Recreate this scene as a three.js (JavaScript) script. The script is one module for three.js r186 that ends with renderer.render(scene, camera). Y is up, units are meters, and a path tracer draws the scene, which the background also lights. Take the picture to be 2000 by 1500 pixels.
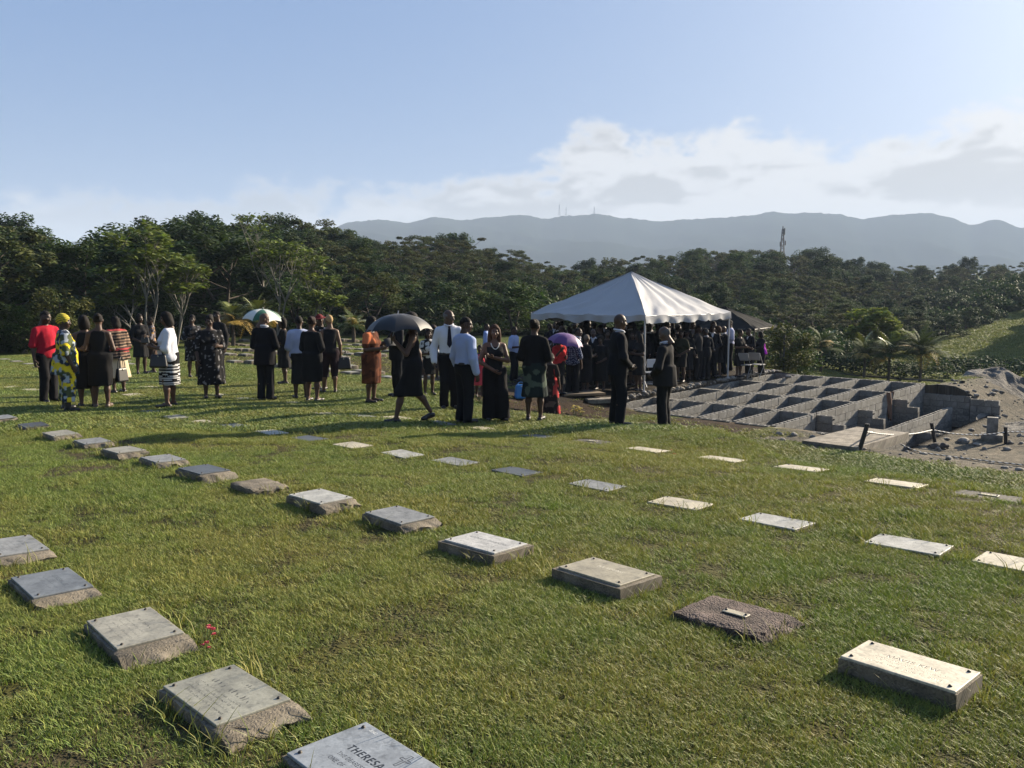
import * as THREE from 'three';
import { mergeGeometries } from 'three/addons/utils/BufferGeometryUtils.js';
import { RoundedBoxGeometry } from 'three/addons/geometries/RoundedBoxGeometry.js';

// ---------- camera, sky, sun, exposure ----------
const scene = new THREE.Scene();
const EYE = 1.6, PITCH = Math.atan((750 - 580) / 1632);
const camera = new THREE.PerspectiveCamera(2 * Math.atan(750 / 1632) * 180 / Math.PI, 4 / 3, 0.1, 9000);
camera.position.set(0, EYE, 0);
camera.rotation.x = -PITCH;
const renderer = new THREE.WebGLRenderer({ antialias: true });
renderer.toneMapping = THREE.LinearToneMapping;
renderer.toneMappingExposure = 3.3;
renderer.shadowMap.enabled = true;
const R = Math.PI / 180;
const SUN_AZ = 55 * R, SUN_EL = 22 * R;          // azimuth to the right of straight ahead
const sunDir = new THREE.Vector3(Math.sin(SUN_AZ) * Math.cos(SUN_EL), Math.sin(SUN_EL), -Math.cos(SUN_AZ) * Math.cos(SUN_EL));
const sun = new THREE.DirectionalLight(new THREE.Color(1.0, 0.86, 0.66), 4.6);
sun.position.copy(sunDir).multiplyScalar(120); sun.target.position.set(0, 0, 0);
sun.castShadow = true; sun.shadow.mapSize.set(4096, 4096); sun.shadow.radius = 1.3;
Object.assign(sun.shadow.camera, { left: -60, right: 60, top: 60, bottom: -60, near: 1, far: 400 });
sun.name = 'sun'; scene.add(sun); scene.add(sun.target);
// haze is drawn as real lit air between here and the mountains
scene.fog = new THREE.FogExp2(new THREE.Color(0.60, 0.76, 1.0), 0.00027);

// ---------- random numbers and noise ----------
function rng(seed) { let a = seed >>> 0; return () => { a = (a + 0x6d2b79f5) | 0; let t = Math.imul(a ^ (a >>> 15), 1 | a); t = (t + Math.imul(t ^ (t >>> 7), 61 | t)) ^ t; return ((t ^ (t >>> 14)) >>> 0) / 4294967296; }; }
const PERM = new Uint8Array(512), GRAD = new Float32Array(256);
{ const r = rng(77); const p = [...Array(256).keys()]; for (let i = 255; i > 0; i--) { const j = Math.floor(r() * (i + 1)); const t = p[i]; p[i] = p[j]; p[j] = t; } for (let i = 0; i < 512; i++) PERM[i] = p[i & 255]; for (let i = 0; i < 256; i++) GRAD[i] = r() * 2 - 1; }
function noise2(x, y) {
  const ix = Math.floor(x), iy = Math.floor(y), fx = x - ix, fy = y - iy, X = ix & 255, Y = iy & 255;
  const u = fx * fx * (3 - 2 * fx), v = fy * fy * (3 - 2 * fy), A = PERM[X], B = PERM[X + 1];
  const a = GRAD[PERM[A + Y]], b = GRAD[PERM[B + Y]], c = GRAD[PERM[A + Y + 1]], d = GRAD[PERM[B + Y + 1]];
  return a + (b - a) * u + (c - a + (a - b - c + d) * u) * v;
}
function noise3(x, y, z) {
  const iz = Math.floor(z), f = z - iz, w = f * f * (3 - 2 * f), o = PERM[iz & 255] * 17.3, q = PERM[(iz + 1) & 255] * 17.3;
  return noise2(x + o, y + o * 1.7) * (1 - w) + noise2(x + q, y + q * 1.7) * w;
}
function fbm(x, y, n = 4) { let s = 0, a = 0.5; for (let i = 0; i < n; i++) { s += a * noise2(x, y); x = x * 2.03 + 11.7; y = y * 2.03 + 5.3; a *= 0.5; } return s; }
const clamp = (x, a = 0, b = 1) => Math.min(b, Math.max(a, x)), lerp = (a, b, t) => a + (b - a) * t;
const sstep = (a, b, x) => { const t = clamp((x - a) / (b - a)); return t * t * (3 - 2 * t); };
// piecewise linear table [x0, y0, x1, y1, ...] smoothed between its points
function table(list, x) {
  if (x <= list[0]) return list[1];
  for (let i = 0; i + 3 < list.length; i += 2) if (x <= list[i + 2]) { const t = (x - list[i]) / (list[i + 2] - list[i]); return lerp(list[i + 1], list[i + 3], t * t * (3 - 2 * t)); }
  return list[list.length - 1];
}

// ---------- the sky: clear air, glow round the sun, one bank of cumulus low above the hills ----------
{
  const W = 4096, H = 2048, data = new Float32Array(W * H * 4), k = 1 / renderer.toneMappingExposure;
  for (let row = 0; row < H; row++) {
    const el = ((row + 0.5) / H - 0.5) * 180;
    for (let col = 0; col < W; col++) {
      const o = (row * W + col) * 4; data[o + 3] = 1;
      const round = ((col + 0.5) / W - 0.5) * 2 * Math.PI;
      const cy = Math.sin(el * R), ch = Math.cos(el * R), x = Math.cos(round) * ch, z = Math.sin(round) * ch;
      if (el < -2) { data[o] = 0.30 * k; data[o + 1] = 0.31 * k; data[o + 2] = 0.30 * k; continue; }
      const g = Math.acos(clamp(x * sunDir.x + cy * sunDir.y + z * sunDir.z, -1, 1)) / R;
      const e = Math.max(0, el);
      const h1 = Math.exp(-e / 7.5), h2 = Math.exp(-e / 24);
      const off = 1 - 0.5 * sstep(75, 150, g);
      let r = (lerp(0.075, 0.225, h2) + 0.24 * h1) * off, gg = (lerp(0.20, 0.405, h2) + 0.17 * h1) * off, b = (lerp(0.48, 0.735, h2) - 0.03 * h1) * off;
      const glow = 0.95 * Math.exp(-g / 15) + 1.6 * Math.exp(-g / 21) * (0.75 + 0.5 * h1) ;
      r += glow * 1.02; gg += glow * 0.97; b += glow * 0.86;
      if (e < 40) {
        const az = Math.atan2(x, -z) / R;       // degrees to the right of straight ahead
        const wide = fbm(az * 0.055 + 3.1, 1.7, 3) * 2.2;
        const top = table([-180, 4.5, -60, 3.6, -34, 6.4, -22, 6.8, -17, 7.4, -9, 7.4, -4, 8.6, 0, 8.4, 2.5, 8.8, 5, 11.0, 9, 11.3, 14, 11.2, 17, 10.4, 20, 9.8, 24, 10.0, 28, 10.8, 34, 11.2, 50, 10.5, 80, 8, 120, 5, 180, 4.5], az) + wide * 0.2;
        const w1 = fbm(az * 0.3 + 3, e * 0.5 + 70, 4), puff = (fbm(az * 0.34 + 40 + w1 * 0.8, e * 0.55 + 9, 6) * 2.2 + (0.5 - Math.abs(noise2(az * 0.8 + w1, e * 1.3))) * 0.7 + fbm(az * 2.2, e * 3.6, 4) * 0.6 - 0.2);
        const inside = top + puff - e;
        const dens = 0.62 + 0.30 * sstep(-26, 4, az + fbm(az * .1, e * .2, 3) * 14);
        const cover = sstep(-0.15, lerp(2.0, 1.3, sstep(-20, 6, az)), inside) * (az > 0 ? lerp(dens, 0.4, sstep(60, 120, az)) : dens);
        const lump = fbm(az * 0.17 + 7.3 + w1 * 0.4, e * 0.55 + 2.2, 5), body = sstep(0.5, 2.2, inside) * sstep(-0.10, 0.20, lump + 0.14 - 0.10 * Math.abs(inside - 2.5));
        const warm = Math.exp(-g / 26);
        const lum = lerp(0.84, 0.58, body * sstep(2.5, 6.5, e)) + 0.45 * Math.exp(-g / 18) + 0.12 * warm;
        const cr = lum * lerp(0.98, 1.0, warm), cg = lum * lerp(0.98, 0.975, warm), cb = lum * lerp(1.0, 0.92, warm);
        r = lerp(r, cr, cover); gg = lerp(gg, cg, cover); b = lerp(b, cb, cover);
      }
      data[o] = r * k; data[o + 1] = gg * k; data[o + 2] = b * k;
    }
  }
  const sky = new THREE.DataTexture(data, W, H, THREE.RGBAFormat, THREE.FloatType);
  sky.mapping = THREE.EquirectangularReflectionMapping; sky.magFilter = THREE.LinearFilter; sky.needsUpdate = true;
  scene.background = sky; scene.environment = sky;
}
// ---------- naming ----------
const NAMES = new Map();
function numbered(n) { const k = NAMES.get(n) || 0; NAMES.set(n, k + 1); return k ? n + '_' + String(k).padStart(3, '0') : n; }
function tag(o, label, category, group, kind) { if (label) o.userData.label = label; if (category) o.userData.category = category; if (group) o.userData.group = group; if (kind) o.userData.kind = kind; return o; }
function thing(name, label, category, pos = [0, 0, 0], turn = 0, group) {
  const o = new THREE.Group(); o.name = numbered(name); o.position.set(...pos); o.rotation.y = turn; scene.add(o);
  return tag(o, label, category, group);
}
function part(name, geo, mat, parent, label) {
  const m = new THREE.Mesh(geo, mat); m.name = name; m.castShadow = m.receiveShadow = true; if (label) m.userData.label = label; parent.add(m); return m;
}
function single(name, geo, mat, label, category, group, kind) { const m = part(numbered(name), geo, mat, scene); return tag(m, label, category, group, kind); }
function copy(src, pos, turn, label, group, scale) {
  const r = src.clone(); r.name = numbered(src.name.replace(/_\d\d\d$/, '')); r.userData = { ...src.userData };
  r.position.set(...pos); r.rotation.y = turn; if (scale) r.scale.setScalar(scale);
  if (label) r.userData.label = label; if (group) r.userData.group = group; scene.add(r); return r;
}
// ---------- small geometry helpers ----------
const V3 = (x, y, z) => new THREE.Vector3(x, y, z);
function clean(g) { const n = g.index ? g.toNonIndexed() : g; for (const k of Object.keys(n.attributes)) if (!['position', 'normal', 'uv', 'color'].includes(k)) n.deleteAttribute(k); return n; }
function join(list) { const a = list.map(clean); const all = ['uv', 'color'].filter((k) => !a.every((g) => g.attributes[k])); for (const g of a) for (const k of all) g.deleteAttribute(k); return mergeGeometries(a); }
function box(w, h, d, x = 0, y = 0, z = 0) { const g = new THREE.BoxGeometry(w, h, d); g.translate(x, y, z); return g; }
function rbox(w, h, d, r, x = 0, y = 0, z = 0, s = 2) { const g = new RoundedBoxGeometry(w, h, d, s, r); g.translate(x, y, z); return g; }
function tube(pts, r, seg = 8, n, r2) {
  const curve = pts.length === 2 ? new THREE.LineCurve3(pts[0], pts[1]) : new THREE.CatmullRomCurve3(pts);
  const steps = n || (pts.length === 2 ? 1 : pts.length * 4), g = new THREE.TubeGeometry(curve, steps, r, seg, false);
  if (r2 !== undefined) { const p = g.attributes.position, c = V3(), q = V3(); for (let i = 0; i <= steps; i++) { curve.getPointAt(i / steps, c); for (let j = 0; j <= seg; j++) { const k = i * (seg + 1) + j; q.fromBufferAttribute(p, k).sub(c).multiplyScalar(lerp(1, r2 / r, i / steps)).add(c); p.setXYZ(k, q.x, q.y, q.z); } } }
  return g;
}
function paint(g, f) { const p = g.attributes.position, n = p.count, c = new Float32Array(n * 3); for (let i = 0; i < n; i++) { const q = f(p.getX(i), p.getY(i), p.getZ(i), i); c[i * 3] = q[0]; c[i * 3 + 1] = q[1]; c[i * 3 + 2] = q[2]; } g.setAttribute('color', new THREE.BufferAttribute(c, 3)); return g; }
function std(rgb, rough = 0.9, more = {}) { return new THREE.MeshStandardMaterial({ color: new THREE.Color().setRGB(...rgb), roughness: rough, ...more }); }
function phys(rgb, rough = 0.9, more = {}) { return new THREE.MeshPhysicalMaterial({ color: new THREE.Color().setRGB(...rgb), roughness: rough, ...more }); }
function grain(size, f, srgb = false) {            // a tiling texture computed pixel by pixel: f(u, v) -> [r, g, b] 0..1
  const d = new Uint8Array(size * size * 4);
  for (let y = 0; y < size; y++) for (let x = 0; x < size; x++) { const c = f(x / size, y / size), o = (y * size + x) * 4; d[o] = clamp(c[0]) * 255; d[o + 1] = clamp(c[1]) * 255; d[o + 2] = clamp(c[2]) * 255; d[o + 3] = 255; }
  const t = new THREE.DataTexture(d, size, size); t.wrapS = t.wrapT = THREE.RepeatWrapping; t.magFilter = THREE.LinearFilter; if (srgb) t.colorSpace = THREE.SRGBColorSpace; t.needsUpdate = true; return t;
}
function tnoise(u, v, f, s = 0) {                 // noise that repeats after 1 in u and v
  const x = u * f, y = v * f, ix = Math.floor(x), iy = Math.floor(y), fx = x - ix, fy = y - iy, a = fx * fx * (3 - 2 * fx), b = fy * fy * (3 - 2 * fy);
  const h = (i, j) => GRAD[PERM[(PERM[((i % f) + f + s) & 255] + ((j % f) + f)) & 255]];
  return lerp(lerp(h(ix, iy), h(ix + 1, iy), a), lerp(h(ix, iy + 1), h(ix + 1, iy + 1), a), b);
}
function tfbm(u, v, f, n, s = 0) { let r = 0, a = 0.5; for (let i = 0; i < n; i++) { r += a * tnoise(u, v, f, s + i * 13); f *= 2; a *= 0.5; } return r; }

// ---------- bodies: distance fields meshed with surface nets ----------
function cone(a, b, r1, r2 = r1, k = 0.02) {
  const [ax, ay, az] = a, bx = b[0] - ax, by = b[1] - ay, bz = b[2] - az, l = 1 / Math.max(1e-9, bx * bx + by * by + bz * bz);
  const f = (x, y, z) => { const px = x - ax, py = y - ay, pz = z - az; let t = (px * bx + py * by + pz * bz) * l; t = t < 0 ? 0 : t > 1 ? 1 : t; const dx = px - bx * t, dy = py - by * t, dz = pz - bz * t; return Math.sqrt(dx * dx + dy * dy + dz * dz) - (r1 + (r2 - r1) * t); };
  f.k = k; return f;
}
function ell(c, r, k = 0.03) {
  const [cx, cy, cz] = c, ix = 1 / r[0], iy = 1 / r[1], iz = 1 / r[2];
  const f = (x, y, z) => { const a = (x - cx) * ix, b = (y - cy) * iy, d = (z - cz) * iz, k0 = Math.sqrt(a * a + b * b + d * d), e = a * ix, g = b * iy, h = d * iz, k1 = Math.sqrt(e * e + g * g + h * h); return k1 < 1e-9 ? -Math.min(...r) : k0 * (k0 - 1) / k1; };
  f.k = k; return f;
}
function blend(list) { return (x, y, z) => { let d = 1e9; for (const f of list) { const e = f(x, y, z), k = f.k; const h = k - Math.abs(d - e); d = h > 0 ? Math.min(d, e) - h * h / (4 * k) : Math.min(d, e); } return d; }; }
function nets(sdf, lo, hi, cell) {
  const n = [0, 1, 2].map((i) => Math.ceil((hi[i] - lo[i]) / cell / 4) * 4 + 1), [nx, ny, nz] = n, D = new Float32Array(nx * ny * nz), at = (i, j, k) => (k * ny + j) * nx + i, reach = 4 * cell * 0.87 * 1.5;
  D.fill(9);
  for (let k = 0; k < nz - 1; k += 4) for (let j = 0; j < ny - 1; j += 4) for (let i = 0; i < nx - 1; i += 4) {
    const d = sdf(lo[0] + (i + 2) * cell, lo[1] + (j + 2) * cell, lo[2] + (k + 2) * cell), far = Math.abs(d) > reach;
    for (let c = 0; c <= 4; c++) for (let b = 0; b <= 4; b++) for (let a = 0; a <= 4; a++) { const q = at(i + a, j + b, k + c); if (D[q] !== 9 && !(D[q] === 8 || D[q] === -8)) continue; D[q] = far ? (d > 0 ? 8 : -8) : sdf(lo[0] + (i + a) * cell, lo[1] + (j + b) * cell, lo[2] + (k + c) * cell); }
  }
  const V = new Int32Array(nx * ny * nz).fill(-1), P = [], I = [];
  const off = [0, 1, nx, nx + 1, nx * ny, nx * ny + 1, nx * ny + nx, nx * ny + nx + 1], E = [[0, 1], [2, 3], [4, 5], [6, 7], [0, 2], [1, 3], [4, 6], [5, 7], [0, 4], [1, 5], [2, 6], [3, 7]];
  for (let k = 0; k < nz - 1; k++) for (let j = 0; j < ny - 1; j++) for (let i = 0; i < nx - 1; i++) {
    const q = at(i, j, k); let m = 0; for (let c = 0; c < 8; c++) if (D[q + off[c]] < 0) m++;
    if (m === 0 || m === 8) continue;
    let x = 0, y = 0, z = 0, s = 0;
    for (const [a, b] of E) { const da = D[q + off[a]], db = D[q + off[b]]; if ((da < 0) === (db < 0)) continue; const t = clamp(da / (da - db)); x += (a & 1) + ((b & 1) - (a & 1)) * t; y += (a >> 1 & 1) + ((b >> 1 & 1) - (a >> 1 & 1)) * t; z += (a >> 2) + ((b >> 2) - (a >> 2)) * t; s++; }
    V[q] = P.length / 3; P.push(lo[0] + (i + x / s) * cell, lo[1] + (j + y / s) * cell, lo[2] + (k + z / s) * cell);
  }
  const quad = (a, b, c, d, flip) => { if (a < 0 || b < 0 || c < 0 || d < 0) return; flip ? I.push(a, c, b, a, d, c) : I.push(a, b, c, a, c, d); };
  for (let k = 1; k < nz - 1; k++) for (let j = 1; j < ny - 1; j++) for (let i = 1; i < nx - 1; i++) {
    const q = at(i, j, k), s = D[q] < 0;
    if (s !== (D[q + 1] < 0)) quad(V[q], V[q - nx], V[q - nx - nx * ny], V[q - nx * ny], s === false);
    if (s !== (D[q + nx] < 0)) quad(V[q], V[q - nx * ny], V[q - nx * ny - 1], V[q - 1], s === false);
    if (s !== (D[q + nx * ny] < 0)) quad(V[q], V[q - 1], V[q - 1 - nx], V[q - nx], s === false);
  }
  const g = new THREE.BufferGeometry(); g.setAttribute('position', new THREE.BufferAttribute(new Float32Array(P), 3)); g.setIndex(I); g.computeVertexNormals(); return g;
}
// ---------- the lie of the land ----------
// X to the right, D ahead, Y up; P and Q run along and across the rows of vaults
const AX = 0.798, SA = Math.sin(AX), CA = Math.cos(AX);
const toPQ = (X, D) => [X * SA + D * CA, X * CA - D * SA], toXD = (p, q) => [p * SA + q * CA, p * CA - q * SA];
const PIT = { p0: 18.21, q0: -14.06, w: 1.04, l: 2.474, j0: 0.112, rim: -1.5, tilt: 0.085 / 2.474 };
const pitQ = (i) => PIT.q0 + PIT.w * i, pitP = (j) => PIT.p0 + PIT.l * j, rimY = (p) => PIT.rim + (p - PIT.p0) * PIT.tilt;
const treeLine = (t) => table([-0.8, 30, -0.61, 34, -0.45, 42, -0.3, 49, 0, 50, 0.2, 50, 0.33, 62, 0.45, 70, 0.8, 76], t);
const crestAt = (t) => table([-0.7, 70, -0.43, 80, -0.25, 92, -0.1, 120, 0, 130, 0.06, 140, 0.12, 150, 0.2, 170, 0.37, 172, 0.5, 200, 0.8, 190], t);
const crestY = (t) => table([-0.7, 0.8, -0.43, 1.2, -0.25, 2.6, -0.1, 4.8, -0.03, 4.2, 0, 3.2, 0.06, 1.2, 0.12, 1.6, 0.2, 3.8, 0.3, 3.4, 0.37, 3.0, 0.42, 2.4, 0.6, 3.2], t);
function ground(X, D) {
  const [p, q] = toPQ(X, D), dd = Math.max(D, 0), t = X / Math.max(D, 4);
  let y = -0.0276 * (D > 80 ? 26 : D - 4 * Math.log(1 + Math.exp((D - 26) / 4)));
  y = lerp(y, -1.06 + 0.004 * (p - 20), sstep(12.5, 18, p) * sstep(-26, -20, q) * (1 - sstep(30, 38, p)));
  const s0 = lerp(10.9, 8.9, sstep(0.2, 0.36, t)), s1 = clamp((p - s0) / (16.6 - s0));
  y = lerp(y, rimY(p) - 0.02, (1 - Math.pow(1 - s1, 1.55)) * sstep(-16.2, -13.9, q) * (1 - sstep(32, 40, p)));
  y += -0.95 * sstep(-9.2, -7.2, q) * sstep(17.2, 20.5, p) * (1 - sstep(30, 38, p));
  y += 0.034 * Math.sin(p * 2.05 + 1.3 * noise2(q * 0.35, p * 0.2)) * (0.6 + 0.5 * noise2(q * 0.3 + 9, p * 0.3)) * sstep(4, 7.5, D) * (1 - sstep(17, 22, D));
  y -= 0.11 * sstep(10.2, 14, D) * sstep(-0.14, 0.0, t) * (1 - sstep(0.22, 0.3, t)) * (1 - sstep(17, 21, D));
  y += 0.018 * noise2(X * 0.5, D * 0.5) * sstep(1, 4, D) + 0.05 * noise2(X * 0.13 + 4, D * 0.13) * sstep(6, 16, D);
  if (D > 25) {
    const dip = lerp(-3.1, -4.3, sstep(0.3, 0.48, t)); y = lerp(y, dip, sstep(0.1, 0.32, t) * lerp(sstep(31, 50, D), 1 - Math.pow(1 - clamp((p - lerp(28.3, 32.5, sstep(0.5, 0.57, t))) / 13), 1.7), sstep(0.24, 0.34, t)));
    const a = treeLine(t), c = crestAt(t), base = lerp(-0.72, dip, sstep(0.1, 0.32, t));
    y += (crestY(t) - base) * sstep(a, c, D) + 3.3 * sstep(0.45, 0.66, t) * sstep(64, 104, D) * (1 - sstep(140, 230, D));
    y += noise2(X * 0.045, D * 0.045) * 0.9 * sstep(a, a + 25, D);
    y = lerp(y, -14, sstep(c, c + 260, D));
  }
  return y;
}
// the point of the ground that is seen at (px, py) of the 2000 x 1500 picture, optionally raised by lift
function seen(px, py, lift = 0) {
  const a = (px - 1000) / 1632, b = -(py - 750) / 1632, c = Math.cos(PITCH), s = Math.sin(PITCH), ry = b * c - s, rd = b * s + c;
  let k = 1.5, last = 1;
  for (; k < 400; k *= 1.012) { if (EYE + ry * k < ground(a * k, rd * k) + lift) break; last = k; }
  for (let i = 0; i < 24; i++) { const m = (k + last) / 2; if (EYE + ry * m < ground(a * m, rd * m) + lift) k = m; else last = m; }
  return [a * k, rd * k, ground(a * k, rd * k)];
}
// how much bare soil, pale marl or dark soil there is: [soil, marl, dark]
function bare(X, D) {
  const [p, q] = toPQ(X, D), n = fbm(X * 0.9, D * 0.9, 3), m = fbm(X * 0.35 + 8, D * 0.35, 4);
  let soil = sstep(0.15, 0.4, sstep(15.0, 16.3, p + n * 1.6) * sstep(-12.9, -12.3, q + n) * (1 - sstep(-10.4, -9.7, q + n)) * (1 - sstep(18.6, 19, p)));
  soil = Math.max(soil, sstep(12.6, 13.8, p + n * 2.2) * sstep(-19.5, -18.2, q + n * 2) * (1 - sstep(-14.0, -13.2, q + n)) * (1 - sstep(18.5, 19, p)));
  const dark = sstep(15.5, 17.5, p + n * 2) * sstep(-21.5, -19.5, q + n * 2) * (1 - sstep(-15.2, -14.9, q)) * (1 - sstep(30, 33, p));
  const marl = sstep(15.9, 17.4, p + n * 1.4) * sstep(-9.9, -9.0, q + n * 0.8) * (1 - sstep(34, 38, p)) * (1 - sstep(1, 6, q + n * 3));
  const field = sstep(12.5, 14.5, p + m * 5) * sstep(-0.02, 0.16, m + 0.12) * sstep(20, 23, D) * (1 - sstep(36, 46, D)) * (X < 1 ? 1 : 0) * sstep(-0.42, -0.34, X / D);
  return [Math.max(soil, field * 0.85), marl, dark];
}
// worn, dry patches in the turf
const dry = (X, D) => clamp(0.42 + 0.9 * fbm(X * 0.55 + 3, D * 0.55, 4) + 0.5 * fbm(X * 2.1, D * 2.1 + 9, 3));
const worn = (X, D) => sstep(0.24, 0.42, fbm(X * 0.8 + 31, D * 0.8 + 7, 4) + 0.12 * fbm(X * 4, D * 4, 2));

const soilBump = grain(512, (u, v) => { const a = 0.5 + 0.6 * tfbm(u, v, 8, 6), b = 0.5 + 0.5 * tfbm(u, v, 64, 3, 40); const k = 0.65 * a + 0.35 * b; return [k, k, k]; });
const turfGrain = grain(1024, (u, v) => { const a = tfbm(u, v, 16, 6, 5), b = tfbm(u, v, 128, 3, 90), k = 0.72 + 0.42 * a + 0.55 * b; return [k * (1 + 0.12 * a), k, k * (0.95 - 0.1 * a)]; }, false);
const groundMat = new THREE.MeshPhysicalMaterial({ vertexColors: true, roughness: 1, specularIntensity: 0.3, map: turfGrain, bumpMap: turfGrain, bumpScale: 0.03 });
{
  const lines = (lo, hi, step, edges) => {
    let a = []; for (let x = lo; x <= hi + 1e-6; x += step) a.push(x);
    let s = step; for (let x = hi; x < 3300;) { s *= 1.07; x += s; a.push(x); }
    s = step; for (let x = lo; x > -2600;) { s *= 1.07; x -= s; a.unshift(x); }
    for (const e of edges) { a = a.filter((x) => Math.abs(x - e) > 0.06); a.push(e - 0.012, e + 0.012); }
    return a.sort((x, y) => x - y);
  };
  const pa = pitP(PIT.j0), pb = pitP(4), qa = pitQ(-1), qb = pitQ(6), ps = lines(-4, 44, 0.24, [pa, pb]), qs = lines(-46, 14, 0.27, [qa, qb, pitQ(4)]);
  const N = ps.length, M = qs.length, pos = new Float32Array(N * M * 3), uv = new Float32Array(N * M * 2), col = new Float32Array(N * M * 3), idx = [];
  for (let i = 0; i < N; i++) for (let j = 0; j < M; j++) {
    const [X, D] = toXD(ps[i], qs[j]), o = i * M + j, inside = ps[i] > pa && ps[i] < pb && qs[j] > qa && qs[j] < qb;
    let y = ground(X, D); if (inside) y = (qs[j] < pitQ(4) ? -3.0 : -2.75) + 0.05 * noise2(X * 2, D * 2);
    pos.set([X, y, -D], o * 3); uv.set([X / 2.2, D / 2.2], o * 2);
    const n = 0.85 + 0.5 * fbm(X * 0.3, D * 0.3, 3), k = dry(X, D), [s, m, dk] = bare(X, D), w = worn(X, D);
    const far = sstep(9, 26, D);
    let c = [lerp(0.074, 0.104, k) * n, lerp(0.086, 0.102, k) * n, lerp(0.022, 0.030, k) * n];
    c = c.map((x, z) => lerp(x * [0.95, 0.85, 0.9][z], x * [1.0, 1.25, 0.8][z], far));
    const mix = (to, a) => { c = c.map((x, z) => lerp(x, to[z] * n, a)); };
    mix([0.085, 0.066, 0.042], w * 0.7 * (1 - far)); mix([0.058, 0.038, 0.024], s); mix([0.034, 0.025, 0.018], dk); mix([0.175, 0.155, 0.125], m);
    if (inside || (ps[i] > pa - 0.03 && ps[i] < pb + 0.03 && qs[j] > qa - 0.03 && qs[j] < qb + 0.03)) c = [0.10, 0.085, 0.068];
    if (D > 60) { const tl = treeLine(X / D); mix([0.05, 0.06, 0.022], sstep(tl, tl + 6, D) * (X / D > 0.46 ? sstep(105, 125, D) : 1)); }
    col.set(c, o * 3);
  }
  for (let i = 0; i < N - 1; i++) for (let j = 0; j < M - 1; j++) { const a = i * M + j, b = a + 1, c = a + M, d = c + 1; idx.push(a, c, b, b, c, d); }
  const g = new THREE.BufferGeometry(); g.setAttribute('position', new THREE.BufferAttribute(pos, 3)); g.setAttribute('uv', new THREE.BufferAttribute(uv, 2)); g.setAttribute('color', new THREE.BufferAttribute(col, 3)); g.setIndex(idx); g.computeVertexNormals();
  if (g.attributes.normal.getY(Math.floor(N * M / 2)) < 0) { for (let i = 0; i < idx.length; i += 3) { const t = idx[i]; idx[i] = idx[i + 1]; idx[i + 1] = t; } g.setIndex(idx); g.computeVertexNormals(); }
  const m = part('ground', g, groundMat, scene); m.userData.kind = 'structure'; m.userData.label = 'sloping cemetery lawn with dry patches and bare soil by the vaults';
}
// ---------- mountains on the skyline ----------
const ridgePx = (x) => table([-2600, 470, -1400, 440, -600, 452, 100, 470, 520, 462, 640, 452, 690, 434, 745, 429, 800, 434, 850, 423, 905, 428, 960, 423, 1020, 417, 1062, 424, 1110, 418, 1165, 415, 1222, 424, 1280, 430, 1340, 426, 1400, 424, 1455, 419, 1503, 411, 1530, 415, 1568, 413, 1625, 416, 1672, 425, 1740, 416, 1800, 413, 1840, 422, 1884, 438, 1930, 428, 1985, 444, 2060, 436, 2200, 420, 2600, 440, 3600, 460, 5000, 470], x);
{
  const A = 900, B = 26, pos = [], idx = [], far = 2600;
  for (let i = 0; i <= A; i++) {
    const az = lerp(-72, 72, i / A) * R, px = 1000 + 1632 * Math.tan(az), crest = (580 - ridgePx(px)) / 1632 * far + EYE, bumps = 3.2 * fbm(px * 0.09, 3, 4) + 2.2 * Math.max(0, noise2(px * 0.33, 8));
    for (let j = 0; j <= B; j++) {
      const s = j / B, up = s < 0.8 ? s / 0.8 : 1 - (s - 0.8) / 0.2 * 0.9, d = lerp(1500, 2900, s) + (s > 0.8 ? 0 : 0);
      const wd = lerp(1500, far, Math.min(1, s / 0.8)), wx = Math.tan(az) * wd, ra = wx * 0.8 + wd * 0.9, rb = wd * 0.8 - wx * 0.5, hump = Math.sin(Math.PI * clamp(s / 0.8));
      const spur = (fbm(ra * 0.0022, rb * 0.0016 + 2, 6) * 60 - Math.abs(fbm(ra * 0.005 + 3, rb * 0.003, 4)) * 34) * hump;
      const dc = s === 0.8 ? far : d, dist = lerp(1500, far, Math.min(1, s / 0.8)) + (s > 0.8 ? (s - 0.8) * 1800 : 0);
      const y = s <= 0.8 ? -14 + (crest * dist / far * 0 + crest + 14) * Math.pow(up, 1.15) + spur + bumps * sstep(0.7, 0.8, s) : (crest + bumps) * up - 14 * (1 - up);
      pos.push(Math.tan(az) * dist, y, -dist);
    }
  }
  for (let i = 0; i < A; i++) for (let j = 0; j < B; j++) { const a = i * (B + 1) + j, c = a + B + 1; idx.push(a, c, a + 1, a + 1, c, c + 1); }
  const g = new THREE.BufferGeometry(); g.setAttribute('position', new THREE.Float32BufferAttribute(pos, 3)); g.setIndex(idx); g.computeVertexNormals();
  paint(g, (x, y, z) => { const n = 0.8 + 0.5 * fbm(x * 0.01, z * 0.01 + y * 0.02, 5); return [0.018 * n, 0.026 * n, 0.016 * n]; });
  const m = part('mountains', g, new THREE.MeshPhysicalMaterial({ vertexColors: true, roughness: 1, specularIntensity: 0 }), scene); m.userData.kind = 'structure'; m.userData.label = 'long range of hazy wooded mountains on the skyline';
}
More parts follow.
